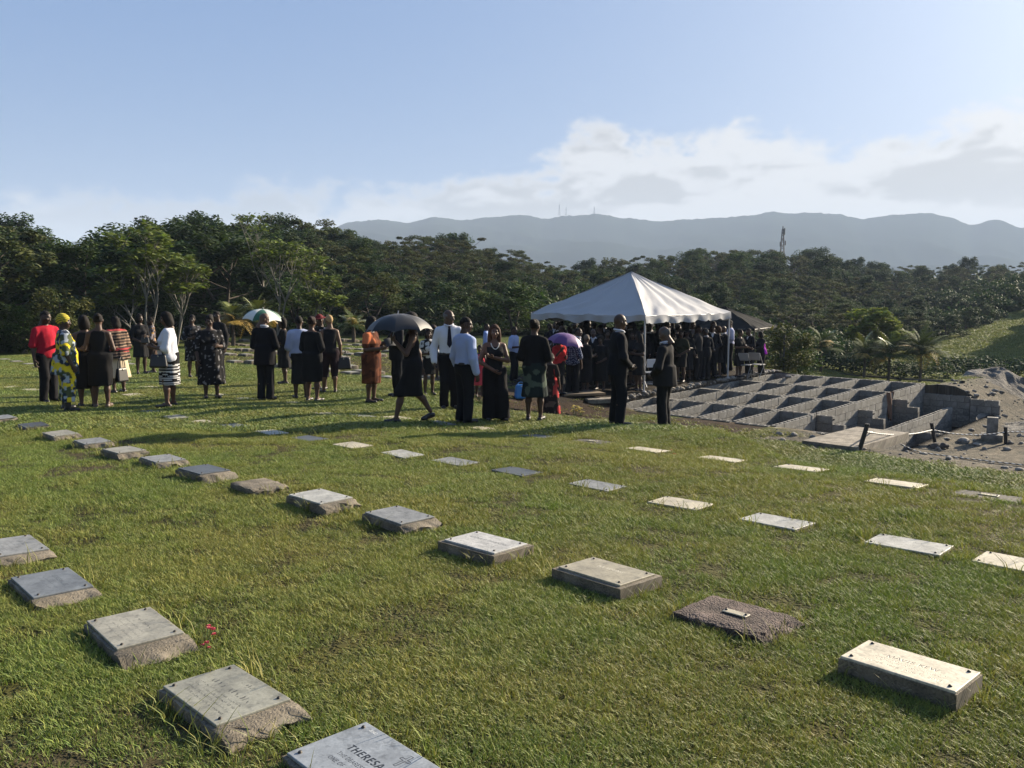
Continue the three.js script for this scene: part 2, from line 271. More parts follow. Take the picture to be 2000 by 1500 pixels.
// ---------- grave markers: a rough concrete footing, a stone tablet and its four bolts ----------
const concreteGrain = grain(512, (u, v) => { const a = tfbm(u, v, 6, 6, 3), b = tfbm(u, v, 90, 2, 60); const k = 0.74 + 0.5 * a + 0.42 * b; return [k, k * 0.985, k * 0.95]; });
const footMat = std([0.215, 0.185, 0.14], 0.95, { map: concreteGrain, bumpMap: concreteGrain, bumpScale: 0.006, vertexColors: true });
const boltMat = std([0.05, 0.045, 0.04], 0.55, { metalness: 0.6 });
function tablet(base, ink, draw, seed, w = 512, h = 320) {       // printed face of a tablet: mottled stone, worn lettering
  const cv = document.createElement('canvas'); cv.width = w; cv.height = h; const c = cv.getContext('2d'), r = rng(seed), im = c.createImageData(w, h);
  for (let y = 0; y < h; y++) for (let x = 0; x < w; x++) { const n = 1 + 0.16 * fbm(x * 0.012 + seed, y * 0.012, 5) + 0.10 * fbm(x * 0.12, y * 0.12 + seed, 2) - 0.09 * sstep(0.1, 0.45, fbm(x * 0.02 + 50 + seed, y * 0.03, 5)) - 0.10 * sstep(0.2, 0.5, fbm(x * 0.05 + seed, y * 0.05 + 20, 4)), o = (y * w + x) * 4; for (let k = 0; k < 3; k++) im.data[o + k] = clamp(base[k] * n / 255) * 255; im.data[o + 3] = 255; }
  c.putImageData(im, 0, 0); c.fillStyle = c.strokeStyle = ink; c.textAlign = 'center'; c.lineWidth = 2;
  if (draw) draw(c, w, h, r);
  const t = new THREE.CanvasTexture(cv); t.colorSpace = THREE.SRGBColorSpace; return t;
}
// illegible worn lines: short strokes as the photograph shows them
function scrawl(c, r, x0, x1, y, s) { c.lineWidth = Math.max(1, s * 0.19); for (let x = x0; x < x1; x += s * (0.55 + 0.35 * r())) { if (r() < 0.16) continue; c.globalAlpha = 0.4 + 0.6 * r(); c.beginPath(); c.moveTo(x, y - s * r()); c.quadraticCurveTo(x + s * 0.4 * r(), y - s * r(), x + s * 0.5 * r(), y - s * 0.1 * r()); c.stroke(); } c.globalAlpha = 1; }
function cross(c, x, y, s) { c.lineWidth = 2.5; c.beginPath(); const a = s * 0.14; for (const [k, l] of [[-a, -s], [a, -s], [a, -a - s * .2], [s * .62, -a - s * .2], [s * .62, a - s * .2], [a, a - s * .2], [a, s], [-a, s], [-a, a - s * .2], [-s * .62, a - s * .2], [-s * .62, -a - s * .2], [-a, -a - s * .2]]) c.lineTo(x + k, y + l); c.closePath(); c.stroke(); }
const faded = (n) => (c, w, h, r) => { scrawl(c, r, w * 0.3, w * 0.66, h * 0.36, 26); for (let i = 0; i < n; i++) scrawl(c, r, w * (0.16 + 0.1 * r()), w * (0.75 + 0.12 * r()), h * (0.5 + i * 0.11), 13); };
const GREY = [150, 152, 152], BEIGE = [178, 171, 150], WHITE = [226, 218, 198], SLATE = [92, 98, 104], PALE = [196, 196, 190];
const faces = {
  theresa: tablet([158, 166, 176], '#23272c', (c, w, h, r) => {
    c.font = 'bold 46px sans-serif'; c.textAlign = 'left'; c.fillText('THERESA G', 108, 158); c.font = '25px sans-serif'; c.fillText('THE DEAREST', 116, 200); c.fillText('ONE OF', 116, 236);
    c.fillStyle = '#e4e8ea'; c.font = '20px sans-serif'; c.fillText('4042', 62, 34); cross(c, 312, 66, 38); c.lineWidth = 2; c.strokeStyle = '#6d747c'; c.beginPath(); c.moveTo(200, 14); c.lineTo(184, 62); c.stroke();
  }, 3),
  mavis: tablet(WHITE, '#45433c', (c, w, h, r) => { c.font = '46px sans-serif'; c.fillText('MAVIS KEW', 262, 156); scrawl(c, r, 100, 430, 188, 14); scrawl(c, r, 110, 420, 214, 14); c.font = '27px sans-serif'; c.globalAlpha = 0.75; c.fillText('JULY 28, 1928 - AUG 12, 2013', 256, 264); c.globalAlpha = 0.5; c.strokeStyle = '#c0b7a2'; cross(c, 262, 66, 30); c.globalAlpha = 1; }, 5),
  dawkins: tablet([206, 206, 204], '#4a4e52', (c, w, h, r) => { c.font = '44px sans-serif'; c.fillText('ADINA E. DAWKINS', 256, 150, 420); scrawl(c, r, 90, 420, 190, 15); scrawl(c, r, 110, 420, 222, 15); scrawl(c, r, 90, 430, 266, 18); c.globalAlpha = 0.6; c.fillRect(246, 50, 40, 4); c.globalAlpha = 1; }, 8),
  young: tablet(BEIGE, '#efe9d6', (c, w, h, r) => { c.font = '42px sans-serif'; c.fillText('IVY YOUNG', 262, 140); c.strokeStyle = '#8d8673'; scrawl(c, r, 110, 420, 186, 14); scrawl(c, r, 100, 400, 222, 14); }, 11),
  walker: tablet(SLATE.map((x) => x + 34), '#33383c', (c, w, h, r) => { c.font = '36px sans-serif'; c.globalAlpha = .8; c.fillText('GEORGE WALKER', 256, 128, 300); c.globalAlpha = 1; scrawl(c, r, 120, 400, 176, 13); scrawl(c, r, 120, 400, 206, 13); }, 14),
  deKeen: tablet([160, 160, 148], '#34352f', (c, w, h, r) => { c.strokeStyle = '#23231e'; scrawl(c, r, 96, 430, 150, 34); for (let i = 0; i < 4; i++) scrawl(c, r, 70, 440, 186 + 27 * i, 16); scrawl(c, r, 220, 300, 74, 24); }, 17),
  grey: tablet([166, 164, 152], '#45443d', faded(4), 21), grey2: tablet(GREY, '#3f4142', faded(4), 23), pale: tablet(PALE, '#7d7e7a', faded(3), 26), cream: tablet([214, 205, 182], '#8a8472', faded(3), 29), slate: tablet(SLATE, '#4a4f54', faded(3), 31), dark: tablet([70, 74, 78], '#3a3d40', faded(2), 33), brass: tablet([198, 190, 168], '#5c584c', (c, w, h, r) => { scrawl(c, r, 120, 390, 130, 30); scrawl(c, r, 100, 400, 220, 24); }, 35),
};
const faceMats = Object.fromEntries(Object.entries(faces).map(([k, t]) => [k, new THREE.MeshStandardMaterial({ map: t, color: new THREE.Color(0.66, 0.65, 0.62), roughness: 0.5, bumpMap: t, bumpScale: 0.0015 })]));
faceMats.mavis.roughness = 0.55;
const boltGeo = new THREE.LatheGeometry([[0.0, 0.009], [0.005, 0.008], [0.008, 0.004], [0.009, 0]].map(([x, y]) => new THREE.Vector2(x, y)), 10);
function roughSlab(w, h, d, seed, rough = 0.014, chip = 0) {     // a cast footing with uneven edges; chip breaks its +x end
  const g = new THREE.BoxGeometry(w, h, d, 18, 4, 12); g.translate(0, h / 2, 0); const p = g.attributes.position, uv = g.attributes.uv;
  for (let i = 0; i < p.count; i++) {
    let x = p.getX(i), y = p.getY(i), z = p.getZ(i); const ex = Math.abs(x) / (w / 2), ez = Math.abs(z) / (d / 2), edge = Math.max(ex, ez), low = 1 - y / h;
    const n = noise3(x * 11 + seed, y * 11, z * 11), m = noise3(x * 45 + seed, y * 45, z * 45);
    const k = 1 + (rough * 2.2 * n + rough * 1.1 * m) * sstep(0.8, 1, edge) + low * rough * 0.35; x *= k; z *= k;
    if (edge > 0.98 && y > h * 0.95) { y -= rough * (0.5 + 0.7 * m); x *= 1 - rough * 0.5; z *= 1 - rough * 0.5; }
    if (chip && x > w * 0.36) { const q = sstep(w * 0.36, w * 0.52, x); y -= q * chip * h * (0.6 + 0.9 * n) * (y / h); x += 0.03 * m; }
    p.setXYZ(i, x, y + (y > h * .9 ? rough * 0.12 * m : 0), z); uv.setXY(i, x * 1.6 + seed, (z + y) * 1.6);
  }
  g.computeVertexNormals();
  return paint(g, (x, y, z, i) => { const n = 0.9 + 0.45 * fbm(x * 9 + seed, (z + y) * 9, 3), m = sstep(0.05, 0.4, fbm(x * 6 + seed * 3, z * 6 + y * 14, 3)) * 0.45 * sstep(h, h * 0.3, y); return [n * (1 - m * 0.75), n * (1 - m * 0.62), n * (1 - m * 0.75)]; });
}
const STONES = [];                                               // footprints, so that no grass grows through them
const tabletGeo = (w, d, t = 0.013) => { const g = rbox(w, t, d, 0.004, 0, t / 2, 0, 1), p = g.attributes.position, uv = g.attributes.uv; for (let i = 0; i < p.count; i++) uv.setXY(i, p.getX(i) / w + 0.5, 0.5 - p.getZ(i) / d); return g; };
function grave(name, label, group, X, D, o) {
  const { h = 0.1, w = 0.5, d = 0.32, face = 'grey', ang = 0, seed = 1, footW = 0.014, footR = 0, rough = 0.012, chip = 0, plate, flush, bolts = true, bare: noTablet } = o;
  const slope = Math.atan2(ground(X + 0.2, D) - ground(X - 0.2, D), 0.4), tilt = Math.atan2(ground(X, D + 0.2) - ground(X, D - 0.2), 0.4);
  const t = thing(name, label, 'grave marker', [X, ground(X, D) - 0.03, -D], 0, group);
  const yaw = AX - Math.PI / 2 + 0 + ang; t.rotation.set(tilt, 0, slope, 'XYZ');
  t.rotateY(-(Math.PI / 2 - AX) + ang - 0.04);
  const fw = w + 2 * footW + footR, foot = roughSlab(fw, h + 0.03, d + 2 * footW, seed, rough, chip); foot.translate(footR / 2, 0, 0);
  part('footing', foot, footMat, t, o.footLabel);
  if (!noTablet) {
    const b = part('tablet', tabletGeo(w, d), faceMats[face], t); b.position.set(0, h + 0.028, 0);
    if (bolts) for (const [sx, sz] of [[1, 1], [1, -1], [-1, 1], [-1, -1]]) { const m = part('bolt', boltGeo, boltMat, t); m.position.set(sx * (w / 2 - 0.035), h + 0.0405, sz * (d / 2 - 0.035)); }
  }
  if (plate) { const b = part('name_plate', tabletGeo(plate[0], plate[1], 0.008), faceMats.brass, t); b.position.set(0, h + 0.033, 0.01); for (const s of [-1, 1]) { const m = part('bolt', boltGeo, boltMat, t); m.position.set(s * (plate[0] / 2 - 0.012), h + 0.04, 0.01); } }
  STONES.push([X, D, fw / 2 + 0.015, d / 2 + footW + 0.012, t.rotation.y, footR / 2, t]);
  t.updateMatrixWorld(true); STONES[STONES.length - 1].inv = t.matrixWorld.clone().invert();
  return t;
}
// front left row
const front = [
  [25, 1062, { h: 0.041, face: 'grey2', footR: 0.12, chip: 0.5, rough: 0.012 }, 'grey tablet on rounded footing at the left edge, farthest of the front row'],
  [100, 1133, { h: 0.035, face: 'walker', footR: 0.10, chip: 0.6, rough: 0.012 }, 'blue-grey tablet on a pale crumbling footing near the left edge'],
  [262, 1220, { h: 0.049, face: 'grey', footR: 0.15, chip: 0.9, rough: 0.013, ang: -0.03 }, 'beige-grey tablet with a broken footing and red flowers at its corner'],
  [440, 1348, { h: 0.049, face: 'deKeen', footR: 0.11, chip: 0.5, rough: 0.010, ang: 0.02 }, 'olive-grey tablet with worn lettering, second stone from the bottom edge'],
  [722, 1490, { h: 0.029, face: 'theresa', footW: 0.012, ang: 0.0, w: 0.56, d: 0.34 }, 'blue-grey tablet with dark capitals and a cross cut off by the bottom edge'],
];
front.forEach(([px, py, o, l], i) => { const [X, D] = seen(px, py, o.h + 0.02); grave('grave_marker', l, 'raised grave markers in rows on the lawn', X, D, { seed: 3 + i * 7, ...o }); });
// raised row running from far left to front right
const raised = [
  [2, 813, { h: 0.052, face: 'grey2', chip: 0.3 }, 'grey raised tablet at the left edge, farthest of its raised row'],
  [66, 828, { h: 0.035, face: 'dark', footW: 0.02 }, 'near black tablet lying low beside the raised row at far left'],
  [118, 844, { h: 0.058, face: 'grey', footR: 0.08, chip: 0.5 }, 'grey tablet on pale broken footing, next stone nearer than the black one'],
  [181, 859, { h: 0.058, face: 'grey2', footR: 0.06, chip: 0.5 }, 'second raised stone nearer than the black tablet, mossy at its near side'],
  [242, 876, { h: 0.075, face: 'grey', footR: 0.05, chip: 0.4, rough: 0.012 }, 'thick footing with mossy side, third raised stone nearer than the black tablet'],
  [318, 893, { h: 0.058, face: 'grey2', footR: 0.1, chip: 0.7, rough: 0.012 }, 'worn tablet with a gnawed right end, fourth nearer than the black tablet'],
  [398, 914, { h: 0.070, face: 'slate', footR: 0.13, chip: 0.6, rough: 0.012 }, 'pale blue tablet set left on a long crumbling footing'],
  [507, 940, { h: 0.058, bare: true, w: 0.46, rough: 0.017, chip: 0.3 }, 'rough brown footing that has lost its tablet'],
  [626, 966, { h: 0.075, face: 'pale', footR: 0.08, chip: 0.5, rough: 0.012 }, 'blue-grey tablet on a thick stony footing right of the bare footing'],
  [780, 1002, { h: 0.064, face: 'grey2', footR: 0.06, chip: 0.5, rough: 0.009 }, 'grey tablet with grass stalks leaning over it, mid lawn'],
  [948, 1055, { h: 0.070, face: 'dawkins', footW: 0.03, rough: 0.004 }, 'pale tablet with two dark lines of lettering and a red flower beside it'],
  [1184, 1111, { h: 0.070, face: 'young', footW: 0.03, rough: 0.004 }, 'beige tablet with white lettering and a red flower at its corner'],
  [1440, 1192, { h: 0.043, bare: true, w: 0.5, d: 0.36, footW: 0.02, rough: 0.015, chip: 0.7, plate: [0.14, 0.055] }, 'purplish pebbly slab with only a small name plate'],
  [1776, 1293, { h: 0.073, face: 'mavis', footW: 0.006, w: 0.49, d: 0.28, rough: 0.001 }, 'cream white tablet on a sharp-edged block at front right'],
];
raised.forEach(([px, py, o, l], i) => { const [X, D] = seen(px, py, o.h + 0.02); const t = grave('grave_marker', l, 'raised grave markers in rows on the lawn', X, D, { seed: 41 + i * 5, ang: [0.03, -0.02, 0.04, -0.03][i % 4], ...o }); if (i === 12) t.children[0].material = std([0.13, 0.098, 0.086], 0.95, { map: concreteGrain, bumpMap: concreteGrain, bumpScale: 0.03, vertexColors: true }); });
// rows of tablets flush with the turf
const flush = [
  [[1995, 1100, 'cream', 'cream flush tablet cut off by the right edge'], [1775, 1061, 'pale', 'second nearest pale tablet of the flush row'], [1517, 1016, 'pale', 'third nearest pale tablet of the flush row'], [1330, 981, 'cream', 'short cream flush tablet below the row of pale ones'], [1166, 946, 'grey2', 'grey flush tablet right of the mid-lawn raised stone'], [1009, 919, 'slate', 'blue-grey flush tablet behind the pale lettered stone'], [889, 900, 'grey2', 'grey flush tablet in front of the men in white shirts'], [787, 885, 'pale', 'pale flush tablet below the walking woman'], [689, 868, 'cream', 'cream flush tablet at the tip of the umbrella shadow'], [603, 855, 'slate', 'blue-grey flush tablet lying in a long shadow'], [530, 843, 'pale', 'pale flush tablet left of the long umbrella shadow'], [458, 830, 'slate', 'slate flush tablet at the end of a shadow, left of centre'], [395, 823, 'cream', 'cream flush tablet below the woman in black lace'], [342, 813, 'grey', 'dull grey flush tablet below the woman in the striped skirt'], [295, 803, 'slate', 'slate flush tablet in the shadow left of the striped skirt']],
  [[1932, 965, 'dark', 'sunken dark slab with a small white plate near the right edge', 1], [1750, 942, 'cream', 'bright cream flush tablet nearest the chain posts'], [1565, 913, 'cream', 'bright cream flush tablet below the concrete slab'], [1409, 895, 'cream', 'bright cream flush tablet below the dirt strip'], [1264, 877, 'cream', 'bright cream flush tablet below the two men in dark suits'], [1158, 860, 'dark', 'dark sunken slab with a small plate in the shade of the suited men', 1], [1050, 851, 'slate', 'blue-grey flush tablet lying in the tall man shadow'], [945, 836, 'cream', 'cream flush tablet at the feet of the man in the blue shirt'], [860, 825, 'slate', 'slate flush tablet with a pale rim beside the walking woman'], [775, 815, 'cream', 'cream flush tablet just left of the walking woman'], [705, 811, 'grey2', 'grey flush tablet half under a shadow left of the walking woman'], [640, 807, 'grey', 'dull flush tablet below the women in black'], [575, 786, 'pale', 'pale flush tablet right of the man in the black suit'], [478, 778, 'pale', 'pale flush tablet left of the man in the black suit'], [425, 770, 'cream', 'cream flush tablet at the hem of the long black dress']],
];
flush.forEach((row, k) => row.forEach(([px, py, face, l, dark], i) => {
  const [X, D] = seen(px, py, 0.02);
  const t = grave('grave_marker', l, 'grave markers set flush in the turf', X, D, { h: 0.006, w: 0.5, d: 0.3, face, footW: dark ? 0.03 : 0.006, rough: 0.006, bare: !!dark, bolts: D < 9, plate: dark ? [0.16, 0.07] : undefined, seed: 100 + k * 40 + i * 3, ang: 0.05 * Math.sin(i * 2.3 + k) });
  if (dark) t.children[0].material = std([0.085, 0.08, 0.07], 0.95, { map: concreteGrain, vertexColors: true });
}));
// small far slabs at left, and the old plots behind the crowd: footings standing in bare soil
{
  const proto = thing('old_grave_marker', 'low pale grave slab among the old plots behind the mourners', 'grave marker', [0, 0, 0], 0, 'old grave slabs in the field behind the mourners');
  part('footing', roughSlab(0.56, 0.2, 0.36, 5, 0.02), footMat, proto); const tb = part('tablet', tabletGeo(0.44, 0.28), faceMats.grey, proto); tb.position.y = 0.195;
  const r = rng(9), spots = [];
  let row = 0;
  for (let p = 13.4; p < 27; p += 1.75, row++) for (let q = -44; q < -17; q += 0.98) {
    const [X, D] = toXD(p + (r() - 0.5) * 0.3, q + (r() - 0.5) * 0.25), t = X / D; if (t < -0.35 || t > -0.07 || D < 21.5 || D > 44 || r() < 0.22) continue; spots.push([X, D, 0, row]);
  }
  for (const [px, py] of [[8, 703], [32, 707], [58, 712], [80, 718], [243, 705], [252, 712]]) { const [X, D] = seen(px, py); spots.push([X, D, 1]); }
  const nth = ['nearest', 'second nearest', 'third nearest', 'fourth', 'fifth', 'sixth', 'seventh', 'farthest'];
  spots.forEach(([X, D, low, row], i) => {
    const y = ground(X, D) - (low ? 0.17 : 0.07 + 0.08 * r()), turn = -(Math.PI / 2 - AX) + (r() - 0.5) * 0.1;
    const o = i ? copy(proto, [X, y, -D], turn, low ? 'low flat grave slab in the grass at the far left of the lawn' : `pale slab in the ${nth[row]} row of old plots, ${X < -7 ? 'left of the black suit' : X < -4.6 ? 'behind the women in black' : 'left of the black umbrella'}`, low ? 'flat grave slabs at far left' : null) : proto;
    if (!i) { o.userData.label = 'low pale grave slab in the nearest row of old plots, leftmost of that row'; o.position.set(X, y, -D); o.rotation.y = turn; }
  });
  for (const [px, py, l] of [[22, 757, 'pale flush tablet left of the man in red, farther of two'], [60, 762, 'pale flush tablet at the heels of the man in red'], [242, 750, 'pale flush tablet at the hem of the cream skirt'], [292, 757, 'pale flush tablet behind the woman in the white blouse'], [262, 772, 'pale flush tablet between the cream skirt and the striped skirt']]) { const [X, D] = seen(px, py); grave('grave_marker', l, 'flush tablets round the left-hand mourners', X, D, { h: 0.006, w: 0.55, d: 0.32, face: 'cream', footW: 0.006, bolts: false, seed: px }); }
}
// ---------- burial vaults under construction: a grid of hollow block walls ----------
const blockMat = std([0.25, 0.246, 0.235], 0.95, { map: concreteGrain, bumpMap: concreteGrain, bumpScale: 0.006, vertexColors: true });
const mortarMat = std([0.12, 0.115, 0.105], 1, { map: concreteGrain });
const BL = 0.4, BH = 0.2, BT = 0.14, JT = 0.015;
function hollowBlock(l, tone) {                                   // two square cores, seen from above as dark holes
  const s = new THREE.Shape(); s.moveTo(-l / 2, -BT / 2); s.lineTo(l / 2, -BT / 2); s.lineTo(l / 2, BT / 2); s.lineTo(-l / 2, BT / 2); s.closePath();
  for (const c of l > 0.3 ? [-l / 4 + 0.008, l / 4 - 0.008] : [0]) { const h = new THREE.Path(), w = l > 0.3 ? 0.076 : l / 2 - 0.028, t = BT / 2 - 0.027; h.moveTo(c - w, -t); h.lineTo(c - w, t); h.lineTo(c + w, t); h.lineTo(c + w, -t); h.closePath(); s.holes.push(h); }
  const g = new THREE.ExtrudeGeometry(s, { depth: BH - JT, bevelEnabled: false }); g.rotateX(-Math.PI / 2); g.translate(0, -(BH - JT), 0);
  const p = g.attributes.position, uv = g.attributes.uv; for (let i = 0; i < p.count; i++) uv.setXY(i, p.getX(i) + tone * 9, p.getY(i) + p.getZ(i));
  return paint(g, () => [tone, tone * 0.99, tone * 0.96]);
}
const TONES = [0.86, 0.95, 1.04, 1.14], blockGeo = TONES.map((t) => hollowBlock(BL - JT, t)), halfGeo = TONES.map((t) => hollowBlock(BL / 2 - JT, t)), solidGeo = TONES.map((t) => paint(box(BL - JT, BH - JT, BT, 0, -(BH - JT) / 2, 0), () => [t, t * .99, t * .96]));
const vaults = thing('burial_vault', 'grid of open burial vaults of grey hollow concrete blocks, still being built', 'burial vault', [toXD(PIT.p0, PIT.q0)[0], PIT.rim, -toXD(PIT.p0, PIT.q0)[1]]);
vaults.rotation.set(0, -AX, 0); vaults.rotateX(Math.atan(PIT.tilt));
{
  const r = rng(21); let singles = 0;
  const lx = (i) => PIT.w * i, lz = (j) => -PIT.l * j;
  // a wall from (x0,z0) to (x1,z1) at top height y with n courses; the first `own` courses are blocks of their own, the others are joined
  function wall(name, x0, z0, x1, z1, y, n, own, lift = 0) {
    const len = Math.hypot(x1 - x0, z1 - z0), turn = Math.atan2(-(z1 - z0), x1 - x0), w = new THREE.Group(); w.name = name; w.position.set(x0, y, z0); w.rotation.y = turn; vaults.add(w);
    const rest = [];
    for (let c = 0; c < n; c++) {
      let x = 0; const odd = c % 2; let first = true;
      while (x < len - 0.06) {
        let l = first && odd ? BL / 2 : BL; if (x + l > len - 0.02) l = len - x; if (l < 0.08) break; first = false;
        const k = Math.floor(r() * 4), cx = x + l / 2, cy = -c * BH + (c ? 0 : lift) - (c ? 0 : r() * 0.006), cz = (r() - 0.5) * 0.006;
        if (c < own && singles < 330) { const m = part('block', l > BL * 0.75 ? blockGeo[k] : halfGeo[k], blockMat, w); m.position.set(cx, cy, cz); m.scale.x = (l - JT) / (l > BL * 0.75 ? BL - JT : BL / 2 - JT); singles++; }
        else { const g = solidGeo[k].clone(); g.scale((l - JT) / (BL - JT), 1, 1); g.translate(cx, cy, cz); rest.push(g); }
        x += l;
      }
    }
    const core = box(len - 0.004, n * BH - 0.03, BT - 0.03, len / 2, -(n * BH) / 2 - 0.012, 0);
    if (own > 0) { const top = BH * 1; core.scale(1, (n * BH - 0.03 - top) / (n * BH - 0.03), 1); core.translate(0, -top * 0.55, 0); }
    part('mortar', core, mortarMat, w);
    if (rest.length) { const m = part('lower_courses', join(rest), blockMat, w); m.userData.kind = 'stuff'; }
    return w;
  }
  const js = [PIT.j0, 1, 2, 3, 4], T = BT / 2;
  wall('long_wall', lx(4), lz(PIT.j0), lx(4), lz(4), 0, 6, 4);                                  // the wall whose right side is laid bare
  for (const i of [3, 2, 1, 0]) wall('long_wall', lx(i), lz(PIT.j0), lx(i), lz(4), 0, 6, 1);
  wall('long_wall', lx(5), lz(1.5), lx(5), lz(3.75), -0.6, 4, 2);
  wall('long_wall', lx(6), lz(0.9), lx(6), lz(3.8), -0.82, 3, 1);
  for (let a = 0; a < 5; a++) for (let i = 0; i < 4; i++) wall('cross_wall', lx(i) + T, lz(js[a]) + (a ? 0 : 0.068), lx(i + 1) - T, lz(js[a]) + (a ? 0 : 0.068), -0.004, 6, 1);
  for (let a = 0; a < 5; a++) wall('cross_wall', lx(-1) + T, lz(js[a]), lx(0) - T, lz(js[a]), -0.004, 6, 0);
  wall('long_wall', lx(-1), lz(PIT.j0), lx(-1), lz(4), -0.02, 6, 0);
  wall('cross_wall', lx(4) + T, lz(PIT.j0) + 0.06, lx(5.6), lz(PIT.j0) + 0.06, -0.02, 4, 1);
  for (const j of [1, 2, 3]) { wall('cross_wall', lx(4) + T, lz(j), lx(4) + T + 0.42, lz(j), j === 1 ? -0.02 : -0.2, 1, 1); wall('cross_wall', lx(4) + T, lz(j), lx(4) + T + 0.72, lz(j), j === 1 ? -0.225 : -0.405, 4, 1); }
  wall('cross_wall', lx(4) + T, lz(4) + 0.04, lx(5) + 0.4, lz(4) + 0.04, -0.3, 5, 2);
  wall('cross_wall', lx(5) + 0.42, lz(4) + 0.10, lx(6.2), lz(4) + 0.10, -0.36, 5, 2);
  wall('cross_wall', lx(5) + T, lz(2.6), lx(6) - T, lz(2.6), -0.92, 2, 1);
}
// pale lid slab at the lawn edge
const slabMat = std([0.30, 0.27, 0.225], 0.95, { map: concreteGrain, bumpMap: concreteGrain, bumpScale: 0.01, vertexColors: true });
{
  const at = (i, j) => toXD(pitP(j), pitQ(i)), [X, D] = at(6.05, 0.02);
  const g = roughSlab(1.2, 0.2, 2.75, 2, 0.005); const m = single('concrete_slab', g, slabMat, 'pale concrete slab at the lawn edge in front of the vaults', 'slab'); m.position.set(X, PIT.rim - 0.17, -D); m.rotation.y = -AX;
}
// rubble edge along the back of the vaults
const rockMat = std([0.28, 0.26, 0.23], 0.95, { map: concreteGrain, vertexColors: true });
function rock(r, s, tone = 1, flat = 0.7) { const g = new THREE.IcosahedronGeometry(s, 1), p = g.attributes.position, o = r() * 50; for (let i = 0; i < p.count; i++) { const k = 1 + 0.55 * noise3(p.getX(i) / s * 0.9 + o, p.getY(i) / s * 0.9, p.getZ(i) / s * 0.9); p.setXYZ(i, p.getX(i) * k * 1.2, p.getY(i) * k * flat, p.getZ(i) * k); } g.rotateY(r() * 6); g.computeVertexNormals(); return paint(g, () => [tone, tone, tone]); }
{
  const r = rng(5), list = [];
  for (let k = 0; k < 560; k++) { const p = lerp(18.2, 28.6, r()), q = pitQ(-1) - 0.02 - 0.2 * r() * r(), s = 0.03 + 0.07 * r() * r(), [X, D] = toXD(p, q), g = rock(r, s, 0.65 + 0.55 * r()); g.translate(X, lerp(rimY(p), ground(X, D), 0.25 + 0.5 * r()) + s * 0.2, -D); list.push(g); }
  single('rubble_strip', join(list), rockMat, 'line of pale rubble stones along the back edge of the vaults', null, null, 'stuff');
}
// heaps of dug marl and soil
const marlMat = new THREE.MeshStandardMaterial({ vertexColors: true, roughness: 1, map: soilBump, bumpMap: soilBump, bumpScale: 0.12 });
function heap(X, D, rx, rd, h, seed, rgb, label, turn = 0) {
  const g = new THREE.CircleGeometry(1, 72, 0, Math.PI * 2), n = 26, pos = [], idx = [], uv = [], r0 = ground(X, D);
  for (let i = 0; i <= n; i++) for (let j = 0; j <= 80; j++) { const a = j / 80 * Math.PI * 2, s = i / n, x = Math.cos(a) * s * rx, z = Math.sin(a) * s * rd, e = 0.5 + 0.5 * Math.cos(Math.PI * s); const k = h * e * (0.75 + 0.55 * fbm(Math.cos(a) * s * 2 + seed, Math.sin(a) * s * 2, 3)) + 0.22 * h * e * fbm(x * 2.6 + seed, z * 2.6, 4) + (1 - s) * 0.10 * noise2(x * 6, z * 6 + seed); const wx = X + x * Math.cos(turn) + z * Math.sin(turn), wz = -D - x * Math.sin(turn) + z * Math.cos(turn); pos.push(wx - X, ground(wx, -wz) - r0 + k - 0.06, wz + D); uv.push(x * 0.5, z * 0.5); }
  for (let i = 0; i < n; i++) for (let j = 0; j < 80; j++) { const a = i * 81 + j, b = a + 81; idx.push(a, a + 1, b, b, a + 1, b + 1); }
  const m = new THREE.BufferGeometry(); m.setAttribute('position', new THREE.Float32BufferAttribute(pos, 3)); m.setAttribute('uv', new THREE.Float32BufferAttribute(uv, 2)); m.setIndex(idx); m.computeVertexNormals();
  paint(m, (x, y, z) => { const k = 1 + 0.5 * fbm(x * 3 + seed, z * 3 + y, 4); return rgb.map((c) => c * k * 1.1); });
  const o = single('dirt_heap', m, marlMat, label, 'dirt heap'); o.position.set(X, r0, -D); return o;
}
heap(17.6, 28.6, 4.2, 2.2, 0.36, 3, [0.2, 0.185, 0.16], 'grey heap of dug marl at the right edge behind the vaults', -0.5);
heap(15.4, 29.4, 2.4, 1.3, 0.35, 9, [0.26, 0.24, 0.21], 'low pale heap of rubble just past the far corner of the vaults', -0.3);
heap(15.8, 23.6, 2.4, 2.0, 0.4, 14, [0.21, 0.195, 0.17], 'grey spoil heap right of the unfinished low wall', 0.2);
// standing block, log, rocks, rods, cloth
{
  const [X, D] = [12.9, 22.2], y = ground(X, D), t = thing('block_pillar', 'short pillar of upright concrete block at the end of the low wall', 'pillar', [X, y - 0.02, -D], -AX + 0.3);
  part('base', roughSlab(0.5, 0.2, 0.42, 8, 0.008), blockMat, t); const b = part('block', roughSlab(0.26, 0.45, 0.2, 3, 0.004), blockMat, t); b.position.y = 0.2;
}
{ const [X, D, y] = seen(1832, 876), r = rng(3), g = tube([V3(-0.28, 0.03, 0.02), V3(0, 0.06, 0), V3(0.3, 0.05, -0.02)], 0.07, 10, 12, 0.055), p = g.attributes.position; for (let i = 0; i < p.count; i++) { const n = 1 + 0.4 * noise3(p.getX(i) * 9, p.getY(i) * 9, p.getZ(i) * 9); p.setY(i, p.getY(i) * n); p.setZ(i, p.getZ(i) * n); } g.computeVertexNormals(); const m = single('log', join([g, new THREE.SphereGeometry(0.066, 8, 6).translate(-0.28, 0.03, 0.02), new THREE.SphereGeometry(0.052, 8, 6).translate(0.3, 0.05, -0.02)]), std([0.06, 0.055, 0.05], 1), 'dark log lying at the foot of the middle chain post', 'log'); m.position.set(X, y, -D); m.rotation.y = 0.25; }
